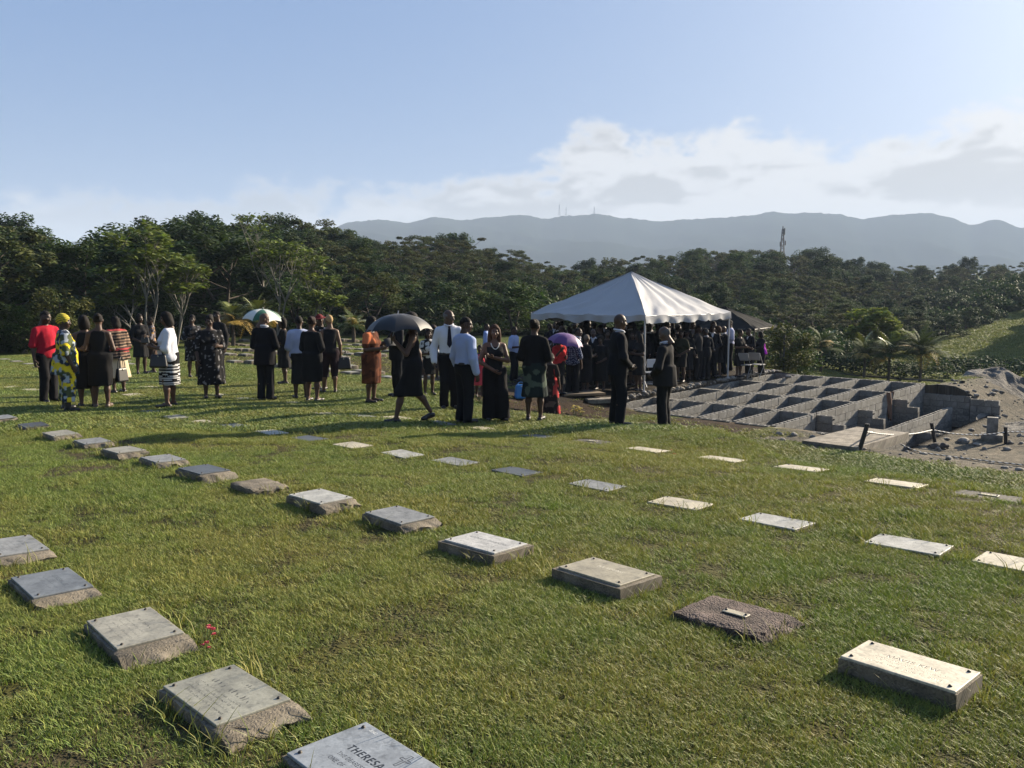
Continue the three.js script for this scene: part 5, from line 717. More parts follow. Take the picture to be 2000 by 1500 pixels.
// ---------- things they hold ----------
function umbrella(label, at, hub, radius, rise, cols, ribs = 8, tilt = [0, 0], yaw = 0) {
  const t = thing('umbrella', label, 'umbrella', [hub.x, hub.y, hub.z]); t.rotation.set(tilt[0], yaw, tilt[1]);
  for (let k = 0; k < ribs; k++) { const pos = [], idx = [], n = 9, a0 = k / ribs * 6.2832, a1 = (k + 1) / ribs * 6.2832; for (let i = 0; i <= n; i++) for (let j = 0; j <= 6; j++) { const s = i / n, u = j / 6, a = lerp(a0, a1, u), sagg = Math.cos((u - 0.5) * (a1 - a0)), rr = radius * Math.sin(s * 1.25) / Math.sin(1.25) * lerp(1, Math.cos((a1 - a0) / 2) / Math.max(sagg, 0.1), 0.85) * (1 - 0.05 * s * Math.sin(u * Math.PI)); pos.push(Math.cos(a) * rr, rise * (Math.cos(s * 1.25) - 1) / (1 - Math.cos(1.25)) + 0.03 * s * Math.sin(u * Math.PI), Math.sin(a) * rr); }
    for (let i = 0; i < n; i++) for (let j = 0; j < 6; j++) { const a = i * 7 + j, b = a + 7; idx.push(a, a + 1, b, b, a + 1, b + 1); } const g = new THREE.BufferGeometry(); g.setAttribute('position', new THREE.Float32BufferAttribute(pos, 3)); g.setIndex(idx); g.computeVertexNormals(); part('canopy_panel', g, phys(cols[k % cols.length], 0.6, { transmission: 0.22, thickness: 0, side: THREE.DoubleSide }), t); const rib = []; for (let i = 0; i <= 6; i++) { const s = i / 6; rib.push(V3(Math.cos(a0) * radius * Math.sin(s * 1.25) / Math.sin(1.25), rise * (Math.cos(s * 1.25) - 1) / (1 - Math.cos(1.25)) - 0.008, Math.sin(a0) * radius * Math.sin(s * 1.25) / Math.sin(1.25))); } part('rib', tube(rib, 0.004, 4, 12), std([0.3, 0.3, 0.3], 0.4, { metalness: 0.7 }), t); }
  t.updateMatrixWorld(true); const g = t.worldToLocal(at.clone()); part('shaft', tube([V3(0, 0.05, 0), V3(g.x, g.y - 0.06, g.z)], 0.008, 8), std([0.35, 0.36, 0.37], 0.35, { metalness: 0.6 }), t); const h = part('handle', tube([V3(g.x, g.y + 0.02, g.z), V3(g.x, g.y - 0.1, g.z)], 0.015, 8), std([0.02, 0.02, 0.02], 0.6), t);
  return t;
}
{ const at = handOf(P13, 1); umbrella('green and white panelled umbrella over the bald man in the black suit', at, at.clone().add(V3(-0.12, 0.56, 0.15)), 0.49, 0.25, [[0.66, 0.67, 0.62], [0.015, 0.10, 0.05]], 8, [0.05, -0.08], -0.2); }
{ const at = handOf(P20, 0); umbrella('large black umbrella held by the striding woman', at, at.clone().add(V3(0.10, 0.36, -0.12)), 0.52, 0.26, [[0.012, 0.013, 0.016]], 8, [0.0, 0.03]); }
{ const at = handOf(P31, 1); umbrella('purple umbrella held low in front of the crowd', at, at.clone().add(V3(0.12, 0.42, 0.05)), 0.50, 0.28, [[0.10, 0.03, 0.17], [0.13, 0.045, 0.2]], 8, [0.1, -0.2]); }
function bag(label, at, w, h, d, col, drop, turn = 0, kind = 'handbag') {
  const t = thing(kind, label, kind === 'handbag' ? 'handbag' : 'bag', [at.x, at.y - drop, at.z], turn), mat = std(col, 0.4); const g = rbox(w, h, d, Math.min(d, h) * 0.28, 0, -h / 2, 0, 3), p = g.attributes.position; for (let i = 0; i < p.count; i++) { const y = p.getY(i), k = 1 - 0.22 * clamp((y + h) / h); p.setX(i, p.getX(i) * k); p.setZ(i, p.getZ(i) * (1 - 0.5 * clamp((y + h) / h))); } g.computeVertexNormals(); part('pouch', g, mat, t);
  for (const s of [-1, 1]) part('strap', tube([V3(-w * 0.26, -0.02, s * d * 0.2), V3(-w * 0.16, drop * 0.75, s * 0.015), V3(0, drop, 0), V3(w * 0.16, drop * 0.75, s * 0.015), V3(w * 0.26, -0.02, s * d * 0.2)], 0.007, 6, 20), mat, t); const c = part('clasp', new THREE.SphereGeometry(0.014, 10, 8), std([0.4, 0.36, 0.25], 0.3, { metalness: 0.8 }), t); c.position.set(0, -h * 0.12, d * 0.32); return t;
}
bag('black shoulder bag at the right hip of the sleeveless black dress', wristOf(P4, 1).add(V3(0.24, -0.18, 0)), 0.26, 0.26, 0.12, [0.014, 0.014, 0.015], 0.2, 1.2);
bag('round black bag on the forearm of the woman in the striped skirt', wristOf(P8, 0).add(V3(0.14, -0.02, 0.10)), 0.32, 0.24, 0.15, [0.012, 0.012, 0.013], 0.1, 0.2);
bag('black handbag on the arm of the woman with light hair', handOf(P17, 1).add(V3(0.06, 0.2, 0)), 0.34, 0.26, 0.14, [0.012, 0.012, 0.013], 0.16, 0.3);
bag('cream handbag beside the woman in black near the tent', wristOf(P33, 0).add(V3(0.14, 0.0, 0.05)), 0.26, 0.28, 0.13, [0.42, 0.37, 0.27], 0.14, 0.2);
bag('small dark clutch bag held by the distant woman in a dark dress', handOf(P6, 0).add(V3(0, 0.05, 0)), 0.24, 0.16, 0.07, [0.02, 0.02, 0.02], 0.08);
{ const [X, D, y] = seen(1017, 779); const t = bag('bright blue plastic bag on the ground behind the green skirt', V3(X, y + 0.44, -D), 0.34, 0.38, 0.22, [0.015, 0.16, 0.42], 0.06, 0.3, 'plastic_bag'); }
{ const h = handOf(P1, 0), t = thing('water_bottle', 'pale blue water bottle in the hand of the man in red', 'bottle', [h.x, h.y - 0.1, h.z]); part('bottle_body', new THREE.LatheGeometry([[0, 0], [0.03, 0.003], [0.032, 0.02], [0.03, 0.09], [0.032, 0.14], [0.014, 0.18], [0.014, 0.19]].map(([x, y]) => new THREE.Vector2(x, y)), 16), phys([0.35, 0.5, 0.75], 0.2, { transmission: 0.4, thickness: 0 }), t); const c = part('cap', new THREE.CylinderGeometry(0.016, 0.016, 0.018, 12), std([0.1, 0.2, 0.5], 0.5), t); c.position.y = 0.198; }
function papers(label, at, turn, w = 0.2, h = 0.28, col = [0.72, 0.73, 0.74], name = 'papers', cat = 'papers') { const g = new THREE.PlaneGeometry(w, h, 6, 8), p = g.attributes.position; for (let i = 0; i < p.count; i++) p.setZ(i, 0.03 * Math.cos(p.getX(i) * 14) + 0.01 * p.getY(i)); g.computeVertexNormals(); const m = single(name, join([g, g.clone().translate(0, 0, 0.004)]), std(col, 0.8, { side: THREE.DoubleSide }), label, cat); m.position.copy(at); m.rotation.set(-0.8, turn, 0.1, 'YXZ'); return m; }
papers('sheet of white paper in the hand of the suited man under the black umbrella', handOf(P19, 1).add(V3(0.02, 0.03, 0)), 1.2, 0.09, 0.3);
papers('open white book in the hands of the woman with big hair', handOf(P39, 0).add(V3(0.1, 0.0, 0.03)), -0.3, 0.24, 0.18, [0.7, 0.66, 0.6], 'open_book', 'book');
papers('black paper fan in the hand of the woman in the rust dress', handOf(P18, 0).add(V3(0.05, 0.10, 0)), 0.6, 0.2, 0.2, [0.012, 0.012, 0.012], 'hand_fan', 'fan');
for (const t of scene.children) if (t.userData.joints) delete t.userData.joints;
// ---------- vegetation ----------
const leafMat = (rgb, tr = 0.38, rough = 0.72) => phys(rgb, rough, { vertexColors: true, transmission: tr, thickness: 0, side: THREE.DoubleSide, specularIntensity: 0.2 });
const LEAF = { deep: leafMat([0.036, 0.066, 0.016]), mid: leafMat([0.055, 0.092, 0.018]), olive: leafMat([0.082, 0.094, 0.024]), bright: leafMat([0.10, 0.15, 0.025], 0.45), palm: leafMat([0.075, 0.10, 0.03], 0.4, 0.35) };
const barkMat = std([0.075, 0.062, 0.05], 1), paleBark = std([0.17, 0.16, 0.14], 0.9);
// a bag of leaves: each a bent diamond of its own
function leaves() { return { pos: [], col: [], idx: [] }; }
function leaf(L, x, y, z, s, r, up = 0.5, tone = 1, hue = 0, long = 1.9) {
  const a = r() * 6.283, e = (r() - 0.35) * 1.5, dx = Math.cos(a) * Math.cos(e), dy = Math.sin(e) * (1 - up * 0.5), dz = Math.sin(a) * Math.cos(e), b = a + 1.57 + (r() - 0.5) * 1.2, t = (r() - 0.5) * 1.3, sx = Math.cos(b) * Math.cos(t), sy = Math.sin(t), sz = Math.sin(b) * Math.cos(t), l = s * long * 0.5, w = s * 0.5, o = L.pos.length / 3, k = tone * (0.7 + 0.6 * r()), h = hue + 0.25 * (r() - 0.5);
  L.pos.push(x - dx * l, y - dy * l, z - dz * l, x + sx * w, y + sy * w + 0.1 * s, z + sz * w, x - sx * w, y - sy * w + 0.1 * s, z - sz * w, x + dx * l, y + dy * l - 0.2 * s, z + dz * l);
  for (let i = 0; i < 4; i++) L.col.push(k * (1 + h), k, k * (1 - h * 0.3)); L.idx.push(o, o + 1, o + 2, o + 1, o + 3, o + 2);
}
function leafGeo(L) { const g = new THREE.BufferGeometry(); g.setAttribute('position', new THREE.Float32BufferAttribute(L.pos, 3)); g.setAttribute('color', new THREE.Float32BufferAttribute(L.col, 3)); g.setIndex(L.idx); g.computeVertexNormals(); return g; }
// a tree shape of height 1: trunk, limbs and clumps of leaves at the ends of the limbs
function treeShape(seed, o) {
  const r = rng(seed), wood = [], L = leaves(), tips = [], { stems = 1, spread = 0.42, low = 0.12, clumps = 26, per = 230, size = 0.03, clump = 0.13, flat = 0.8, thick = 0.022, umbrella = 0 } = o;
  for (let s = 0; s < stems; s++) {
    const a0 = r() * 6.283, lean = stems > 1 ? 0.22 : 0.06, top = V3(Math.cos(a0) * lean, 0.62 + 0.2 * r(), Math.sin(a0) * lean), mid = V3(top.x * 0.35 + 0.03 * (r() - 0.5), 0.34, top.z * 0.35 + 0.03 * (r() - 0.5));
    wood.push(tube([V3(top.x * 0.05, -0.04, top.z * 0.05), mid, top], thick, 7, 8, thick * 0.4));
    const n = Math.round(clumps / stems);
    for (let i = 0; i < n; i++) {
      const h = lerp(low, 0.95, Math.pow((i + 0.6 * r()) / n, 0.85)), a = a0 + i * 2.4 + r(), q = clamp((h - 0.05) / 0.9), ring = umbrella ? Math.pow(q, 0.7) * spread : spread * Math.sqrt(Math.max(0.03, 1 - Math.pow(Math.abs(q - 0.42) / 0.62, 2))) , rr = ring * (0.35 + 0.75 * r());
      const st = V3().lerpVectors(V3(0, 0.1, 0), top, clamp(h * 0.9)), tip = V3(st.x + Math.cos(a) * rr, h, st.z + Math.sin(a) * rr);
      if (i % 2 === 0 || umbrella || h > 0.8) wood.push(tube([V3(st.x, Math.min(h * 0.72, top.y), st.z), V3((st.x + tip.x) / 2, h * 0.82, (st.z + tip.z) / 2), tip], thick * 0.33, 5, 5, thick * 0.12));
      tips.push([tip, (0.65 + 0.6 * r()) * clump]);
    }
  }
  for (const [c, s] of tips) { const tone = 0.75 + 0.5 * r(), hue = 0.3 * (r() - 0.5); for (let k = 0; k < per; k++) { const a = r() * 6.283, u = r() * 2 - 1, q = Math.pow(r(), 0.42), f = Math.sqrt(1 - u * u); leaf(L, c.x + Math.cos(a) * f * q * s, c.y + u * q * s * flat * (u < 0 ? 0.7 : 1), c.z + Math.sin(a) * f * q * s, size * (0.65 + 0.7 * r()), r, 0.5, tone, hue); } }
  return { trunk: join(wood), crown: leafGeo(L) };
}
const SHAPES = {
  dense: [11, 12, 13].map((s) => treeShape(s, { clumps: 36, per: 300, size: 0.024, clump: 0.14, spread: 0.42, low: 0.06 })),
  loose: [21, 22, 23].map((s) => treeShape(s, { clumps: 24, per: 230, size: 0.027, clump: 0.12, spread: 0.46, low: 0.28, stems: 2 })),
  wide: [31, 32].map((s) => treeShape(s, { clumps: 30, per: 260, size: 0.021, clump: 0.12, spread: 0.72, low: 0.3, flat: 0.45, umbrella: 1, stems: 2 })),
  bush: [41, 42].map((s) => treeShape(s, { clumps: 22, per: 200, size: 0.044, clump: 0.26, spread: 0.62, low: 0.1, stems: 3, thick: 0.03 })),
};
function tree(name, label, group, shape, mat, X, D, h, turn, wideness = 1, bark = barkMat, cat = 'tree') {
  const t = thing(name, label, cat, [X, ground(X, D) - 0.02 * h, -D], turn, group); part('trunk', shape.trunk, bark, t); part('crown', shape.crown, mat, t); t.scale.set(h * wideness, h, h * wideness); return t;
}
const inFrame = (px, d) => (px - 1000) / 1632 * d;
const byTop = (px, py, D) => EYE + (580 - py) / 1632 * D;      // height of what is seen at row py at distance D
{
  const r = rng(1234), spots = [];
  const topPx = (px) => table([-300, 420, 0, 424, 60, 428, 85, 462, 150, 462, 200, 470, 260, 440, 300, 430, 350, 438, 385, 426, 420, 432, 480, 445, 520, 426, 560, 423, 620, 430, 660, 440, 700, 452, 760, 460, 830, 455, 900, 456, 935, 470, 970, 488, 1040, 502, 1100, 512, 1150, 510, 1200, 503, 1260, 498, 1310, 488, 1360, 478, 1420, 483, 1480, 478, 1530, 490, 1590, 480, 1625, 492, 1650, 512, 1690, 505, 1740, 518, 1850, 516, 1930, 518, 2000, 510, 2300, 505], px);
  const nearTop = (px) => table([-300, 430, 540, 440, 600, 470, 660, 500, 720, 520, 850, 540, 1000, 560, 1100, 582, 1250, 588, 1400, 592, 1600, 600, 1700, 615, 2000, 612, 2300, 612], px);
  const allowed = (px, t, D) => lerp(Math.max(nearTop(px), topPx(px)), topPx(px), Math.pow(sstep(treeLine(t), crestAt(t) - 8, D), 0.8));
  const zone = (px, far) => px < 180 ? 'at the left edge of the wood' : px < 420 ? 'behind the left-hand mourners' : px < 720 ? 'behind the two umbrellas' : px < 1060 ? (far ? 'on the hill left of the tent' : 'behind the men in white shirts') : px < 1440 ? (far ? 'on the hill behind the tent' : 'just behind the tent') : px < 1660 ? (far ? 'on the hill below the radio mast' : 'behind the dark tent') : (far ? 'on the skyline above the grassy slope' : 'beside the grassy slope');
  // rows of trees, near to far: each stands on the ground and its top stays under the skyline of the photograph
  const G = 'trees of the wood behind the cemetery';
  const names = { dense: 'broadleaf_tree', loose: 'slender_tree', wide: 'spreading_tree', bush: 'shrub' };
  const lab = { dense: ['dark dense broadleaf tree', 'mid green dense broadleaf tree'], loose: ['loose-crowned slender tree', 'olive loose-crowned slender tree'], wide: ['spreading flat-crowned tree', 'olive spreading flat-crowned tree'], bush: ['low leafy shrub', 'paler low shrub'] };
  let count = 0;
  for (let t = -0.86; t < 0.86; t += 0.004) {
    const a = treeLine(t), c = crestAt(t);
    for (let D = a + 1.5; D < c + 14; D += 3.1 + D * 0.03) {
      const sp = 3.1 + D * 0.026, near = D < a + 7;
      const tt = t + (r() - 0.5) * 0.02, DD = D + (r() - 0.5) * sp * 0.7, X = tt * DD; if (spots.some(([x, d]) => Math.hypot(x - X, d - DD) < sp)) continue;
      if (tt > 0.43 && DD < lerp(78, 98, sstep(0.43, 0.62, tt))) continue;      // the open grassy slope at right
      if (tt > 0.28 && tt < 0.5 && DD < a + 6) continue;
      spots.push([X, DD]);
      const px = 1000 + 1632 * tt, lim = byTop(px, allowed(px, tt, DD), DD) - ground(X, DD);
      let kind = near ? (r() < 0.45 ? 'bush' : r() < 0.6 ? 'dense' : 'loose') : r() < 0.5 ? 'dense' : r() < 0.55 ? 'wide' : 'loose';
      if (tt > -0.2 && tt < 0.1 && !near && r() < 0.45) kind = 'wide';
      if (tt < -0.28 && kind === 'wide') kind = 'dense';
      let h = { dense: 7.2, loose: 7.6, wide: 6.2, bush: 2.6 }[kind] * (0.75 + 0.5 * r()); if (DD > 110) h *= 1.12;
      if (DD > c - 22 || lim < h) h = Math.min(Math.max(lim * (0.74 + 0.3 * r()), 1.8), 13);
      if (h < 3.2) kind = 'bush';
      if (kind === 'bush') h = Math.min(h, 3.4);
      const v = r() < 0.4 ? 1 : 0, mat = kind === 'wide' ? LEAF.olive : v ? LEAF.mid : LEAF.deep, S = SHAPES[kind];
      const far = DD > (a + c) / 2 || DD > a + 28; tree(names[kind], `${lab[kind][v]} ${zone(px, far)}`, G, S[Math.floor(r() * S.length)], kind === 'loose' && v ? LEAF.olive : mat, X, DD, h, r() * 6.283, 0.85 + 0.35 * r(), barkMat, kind === 'bush' ? 'shrub' : 'tree'); count++;
    }
  }
  // undergrowth that fills the dark foot of the wood, and woods too far off to tell apart
  const L = leaves(), q = rng(5); for (let i = 0; i < 420; i++) { const a = q() * 6.283, s = Math.sqrt(q()); leaf(L, Math.cos(a) * s * 0.9, 0.15 + 0.75 * q() * (1 - 0.5 * s), Math.sin(a) * s * 0.9, 0.13 * (0.6 + 0.8 * q()), q); }
  const under = leafGeo(L), fill = (name, label, list, mat) => { const im = new THREE.InstancedMesh(under, mat, list.length), m = new THREE.Matrix4(), qt = new THREE.Quaternion(); im.name = name; im.castShadow = im.receiveShadow = true; list.forEach(([X, D, sx, sy], i) => { qt.setFromAxisAngle(V3(0, 1, 0), q() * 6.283); m.compose(V3(X, ground(X, D) - 0.05 * sy, -D), qt, V3(sx, sy, sx)); im.setMatrixAt(i, m); const n = 0.7 + 0.6 * q(); im.setColorAt(i, new THREE.Color(n * (0.9 + 0.3 * q()), n, n * 0.9)); }); tag(im, label, null, null, 'stuff'); scene.add(im); };
  const list = []; for (let i = 0; i < 2600; i++) { const t = -0.86 + 1.72 * q(), a = treeLine(t), c = crestAt(t), D = a + 1 + (c - a + 10) * Math.pow(q(), 1.6), X = t * D; if (t > 0.42 && D < lerp(82, 102, sstep(0.43, 0.62, t))) continue; const near = D < a + 5; list.push([X, D, (near ? 0.9 : 1.6) * (0.7 + 0.6 * q()), (near ? 0.8 : 2.4) * (0.6 + 0.8 * q())]); }
  fill('undergrowth', 'leafy undergrowth filling the wood', list, LEAF.deep);
  const far = []; for (let i = 0; i < 2600; i++) { const t = -0.9 + 1.8 * q(), D = 260 + 700 * q() * q(), X = t * D, cap = byTop(0, 516 + 8 * q(), D) - ground(X, D); far.push([X, D, 5 + 5 * q(), Math.min(cap, 7 + 9 * q() + D * 0.006)]); }
  fill('far_woods', 'hazy woods across the valley below the mountains', far, LEAF.mid);
}
// pale-stemmed trees with big leaves in front of the wood
function paleTree(label, seed, px, D, topY, lean, forks, leafSize, per, dense = 1) {
  const X = inFrame(px, D), y = ground(X, D), H = byTop(px, topY, D) - y, r = rng(seed), t = thing('pale_stemmed_tree', label, 'tree', [X, y, -D]), wood = [], L = leaves();
  const grow = (p, dir, len, rad, lvl) => { const q = p.clone().addScaledVector(dir, len), mid = p.clone().lerp(q, 0.5).add(V3((r() - 0.5) * 0.12 * len, 0.03 * len, (r() - 0.5) * 0.12 * len)); wood.push(tube([p, mid, q], rad, 6, 6, rad * 0.55)); if (lvl === 0) { const n = per; for (let k = 0; k < n; k++) { const a = r() * 6.283, s = leafSize * 2.2 * Math.sqrt(r()); leaf(L, q.x + Math.cos(a) * s, q.y + (r() - 0.5) * leafSize * 1.6, q.z + Math.sin(a) * s, leafSize * (0.6 + 0.6 * r()), r, 0.8, 0.8 + 0.5 * r(), 0.1); } return; } const n = 2 + (r() < 0.55 ? 1 : 0); for (let k = 0; k < n; k++) { const a = r() * 6.283, d = dir.clone().multiplyScalar(0.75).add(V3(Math.cos(a) * 0.75, 0.28 + 0.3 * r(), Math.sin(a) * 0.75)).normalize(); grow(q, d, len * (0.5 + 0.3 * r()), rad * 0.55, lvl - 1); } if (lvl > 1 || r() < dense * 0.6) grow(q, dir.clone().add(V3((r() - 0.5) * 0.3, 0.1, (r() - 0.5) * 0.3)).normalize(), len * 0.7, rad * 0.6, lvl - 1); };
  for (const [dx, k] of forks) grow(V3(dx * 0.05, -0.05, 0), V3(dx, 1, (r() - 0.5) * 0.25).normalize(), H * 0.36 * k, 0.062 * (0.7 + 0.4 * k), 3);
  part('trunk', join(wood), paleBark, t); part('crown', leafGeo(L), LEAF.bright, t); return t;
}
paleTree('many-stemmed pale-barked tree with big leaves behind the left-hand group', 3, 292, 39.5, 428, 0, [[0, 1.05], [-0.5, 0.75], [-0.85, 0.6], [0.18, 0.85]], 0.22, 12);
paleTree('pale slender tree right of the many-stemmed one', 8, 345, 41, 470, 0.1, [[0.12, 0.95], [0.22, 0.8]], 0.22, 12);
paleTree('tall thin tree with bare upper twigs left of the black umbrella', 13, 518, 46.5, 428, 0, [[0.0, 1.15]], 0.16, 7, 0.7);
paleTree('leaning pale-stemmed tree with loose leaves above the green and white umbrella', 18, 542, 46, 452, 0.2, [[0.22, 1.0], [0.12, 0.95]], 0.2, 12);
paleTree('short pale-stemmed tree with drooping leaves, centre of the wood', 23, 617, 46.5, 490, 0, [[0.02, 0.95], [0.5, 0.6]], 0.2, 14);
paleTree('bright round-topped leafy tree behind the right-hand palms', 33, 1712, 62, 573, 0, [[0.05, 0.9], [-0.4, 0.7], [0.4, 0.7], [0.0, 0.6]], 0.24, 30, 1).children[1].material = leafMat([0.17, 0.23, 0.04], 0.5);
// palms: short trunk and arching fronds, each frond a part
function palmFrond(seed, len, droop) {
  const r = rng(seed), pos = [], idx = [], n = 22, spine = (s) => [len * s * (1 - 0.25 * s * droop), len * (0.55 * s - (0.35 + 0.75 * droop) * s * s), 0]; const strip = (a, b, w) => { const o = pos.length / 3; pos.push(a[0], a[1], a[2] - w, a[0], a[1], a[2] + w, b[0], b[1], b[2]); idx.push(o, o + 1, o + 2); };
  for (let i = 0; i < 8; i++) { const a = spine(i / 8), b = spine((i + 1) / 8), o = pos.length / 3, w = 0.018 * len * (1 - i / 9); pos.push(a[0], a[1], -w, a[0], a[1], w, b[0], b[1], -w * 0.85, b[0], b[1], w * 0.85); idx.push(o, o + 1, o + 2, o + 1, o + 3, o + 2); }
  for (let i = 2; i < n; i++) for (const e of [-1, 1]) { const s = i / n, a = spine(s), l = len * 0.34 * Math.sin(Math.PI * (0.15 + 0.8 * s)) * (0.85 + 0.3 * r()), o = pos.length / 3, w = 0.014 * len, fx = 0.45 * l, dy = -l * (0.32 + 0.25 * r()); pos.push(a[0] - w, a[1], 0, a[0] + w, a[1], 0, a[0] + fx * 0.6 - w * 0.7, a[1] + dy * 0.35 + 0.02 * len, e * l * 0.55, a[0] + fx * 0.6 + w * 0.7, a[1] + dy * 0.35, e * l * 0.55, a[0] + fx, a[1] + dy, e * l * 0.9); idx.push(o, o + 1, o + 2, o + 1, o + 3, o + 2, o + 2, o + 3, o + 4); }
  const g = new THREE.BufferGeometry(); g.setAttribute('position', new THREE.Float32BufferAttribute(pos, 3)); g.setIndex(idx); g.computeVertexNormals(); return g;
}
const palmGreen = phys([0.06, 0.085, 0.024], 0.8, { specularIntensity: 0.15, transmission: 0.35, thickness: 0, side: THREE.DoubleSide }), palmYellow = phys([0.46, 0.30, 0.035], 0.55, { transmission: 0.4, thickness: 0, side: THREE.DoubleSide }), palmLime = phys([0.22, 0.25, 0.04], 0.5, { transmission: 0.4, thickness: 0, side: THREE.DoubleSide });
const fronds = [0, 1, 2, 3].map((k) => palmFrond(60 + k, 1, [0.2, 0.45, 0.75, 1.05][k]));
function palm(label, group, px, py, D, topY, seed, mats, n = 26) {
  const [X, D2] = [inFrame(px, D), D], y = ground(X, D2), H = byTop(px, topY, D) - y, r = rng(seed), t = thing('palm_tree', label, 'palm', [X, y, -D], 0, group), th = H * 0.46, len = H * 0.56;
  part('trunk', tube([V3(0, -0.1, 0), V3(0.03, th * 0.5, 0.02), V3(0.0, th, 0)], 0.11, 8, 8, 0.08), barkMat, t);
  for (let i = 0; i < n; i++) { const k = Math.min(3, Math.floor(((i * 7) % n) / n * 4)), f = part('frond', fronds[k], mats(r(), i / n), t); f.position.set(0, th - 0.03 * i / n, 0); f.rotation.set(0, i * 2.4 + r() * 0.4, 1.25 - 1.5 * i / n, 'YZX'); f.scale.setScalar(len * (0.8 + 0.35 * r())); } return t;
}
const greenWith = (y, l) => (r, q) => (q > 0.55 && r < y ? palmYellow : r < l ? palmLime : palmGreen);
palm('yellowing palm left of the green and white umbrella', null, 455, 0, 40, 578, 4, greenWith(0.95, 0.35)); palm('green palm just behind the green and white umbrella', null, 503, 0, 41, 570, 6, greenWith(0.2, 0.15)); palm('lime green palm with a dead yellow frond, left of the black umbrella', null, 690, 0, 42, 598, 9, greenWith(0.4, 0.7)); palm('small yellow-fronded palm between the two left-hand groups', null, 412, 0, 39, 612, 11, greenWith(0.7, 0.5), 11);
palm('palm with low yellow fronds just right of the dark tent', 'palms on the far lawn', 1572, 0, 57, 636, 21, greenWith(0.75, 0.1)); palm('second palm right of the dark tent', 'palms on the far lawn', 1605, 0, 57, 632, 22, greenWith(0.1, 0.05)); palm('palm in front of the bright round-topped tree, left side', 'palms on the far lawn', 1690, 0, 58, 645, 23, greenWith(0.05, 0.1)); palm('palm in front of the bright round-topped tree, right side', 'palms on the far lawn', 1738, 0, 58, 640, 24, greenWith(0.3, 0.1)); palm('tallest palm on the far lawn, rightmost of its row', 'palms on the far lawn', 1800, 0, 58, 628, 25, greenWith(0.3, 0.05), 30);
// hedge rows on the right, shrubs by the tents, lone trees on the skyline
{
  const r = rng(61), hedge = (label, pts, h, n) => { const L = leaves(); for (let i = 0; i < n; i++) { const s = r() * (pts.length - 1), k = Math.min(pts.length - 2, Math.floor(s)), f = s - k, X = lerp(pts[k][0], pts[k + 1][0], f) + (r() - 0.5) * 1.6, D = lerp(pts[k][1], pts[k + 1][1], f) + (r() - 0.5) * 1.8, hh = h * (0.7 + 0.5 * noise2(X * 0.7, D)); leaf(L, X, ground(X, D) + hh * Math.pow(r(), 0.7), -D, 0.16 * (0.6 + 0.8 * r()), r); } single('hedge', leafGeo(L), LEAF.deep, label, 'hedge', 'dark hedges below the grassy slope'); };
  hedge('dark hedge along the foot of the grassy slope, nearer row', [[16, 60], [22, 60.5], [30, 61], [42, 62], [54, 62]], 1.5, 9000);
  hedge('dark hedge along the grassy slope, farther row', [[31, 66], [40, 67], [52, 68], [60, 69]], 1.3, 6000);
  for (const [px, D, top, k, label] of [[1530, 40, 640, 0, 'leafy shrub by the posts right of the dark tent'], [1556, 44, 650, 1, 'rounder leafy shrub farther right of the dark tent'], [110, 35, 570, 0, 'broad shrub behind the man in red'], [40, 35, 600, 1, 'low shrub at the left edge of the lawn'], [590, 47, 640, 1, 'low shrub behind the women in black'], [860, 49, 625, 0, 'shrub behind the man in the tie']]) { const X = inFrame(px, D); tree('shrub', label, null, SHAPES.bush[k], k ? LEAF.mid : LEAF.olive, X, D, byTop(px, top, D) - ground(X, D), k + px, 0.75, barkMat, 'shrub'); }
  for (const [px, D, top, label] of [[1880, 185, 502, 'lone dark tree standing above the skyline wood at right'], [1668, 190, 503, 'round tree on the skyline right of the mast'], [1147, 150, 505, 'round tree in the saddle of the skyline']]) { const X = inFrame(px, D); tree('broadleaf_tree', label, null, SHAPES.dense[1], LEAF.deep, X, D, byTop(px, top, D) - ground(X, D), px, 0.9); }
  const X = inFrame(1532, 39), D = 39; { const t = thing('spiky_plant', 'spiky agave-like plant at the far left corner of the vaults', 'plant', [inFrame(1540, 36), ground(inFrame(1540, 36), 36), -36]); for (let i = 0; i < 16; i++) { const g = new THREE.ConeGeometry(0.05, 0.8, 5); g.translate(0, 0.4, 0); g.rotateZ(0.35 + 0.5 * (i % 3) / 2); g.rotateY(i * 2.4); part('leaf', g, LEAF.palm.clone(), t).material.vertexColors = false; } }
  for (const [px, l] of [[1475, 'dark tent post left of the shrubs'], [1533, 'dark upright post among the shrubs right of the dark tent']]) if (px === 1533) { const Y = ground(X, D); single('post', tube([V3(X, Y - 0.1, -D), V3(X, Y + 2.5, -D)], 0.045, 8), std([0.03, 0.03, 0.03], 0.7), l, 'post'); }
  // old log, and a small pale stone at the left edge of the lawn
  const [lx, ld, ly] = seen(30, 682); { const m = single('log', tube([V3(-0.9, 0.1, 0), V3(-0.2, 0.25, 0.1), V3(0.9, 0.12, 0)], 0.12, 8, 10, 0.06), barkMat, 'fallen branch at the left edge of the lawn', 'log'); m.position.set(lx, ly, -ld); }
  const [sx, sd, sy] = seen(49, 690); { const m = single('marker_stone', roughSlab(0.14, 0.3, 0.12, 4, 0.006), slabMat, 'small upright pale stone at the left edge of the lawn', 'stone'); m.position.set(sx, sy - 0.02, -sd); }
}
// tall trees on the right of the slope that throw their shade across it
for (const [X, D, h, k, l] of [[57, 80, 8.5, 0, 'tall tree right of the grassy slope, nearest of three'], [63, 88, 10, 1, 'tall tree right of the grassy slope, second nearest of three'], [70, 97, 9, 2, 'tall tree right of the grassy slope, farthest of three']]) tree('broadleaf_tree', l, null, SHAPES.dense[k], LEAF.deep, X, D, h, k * 2, 1);
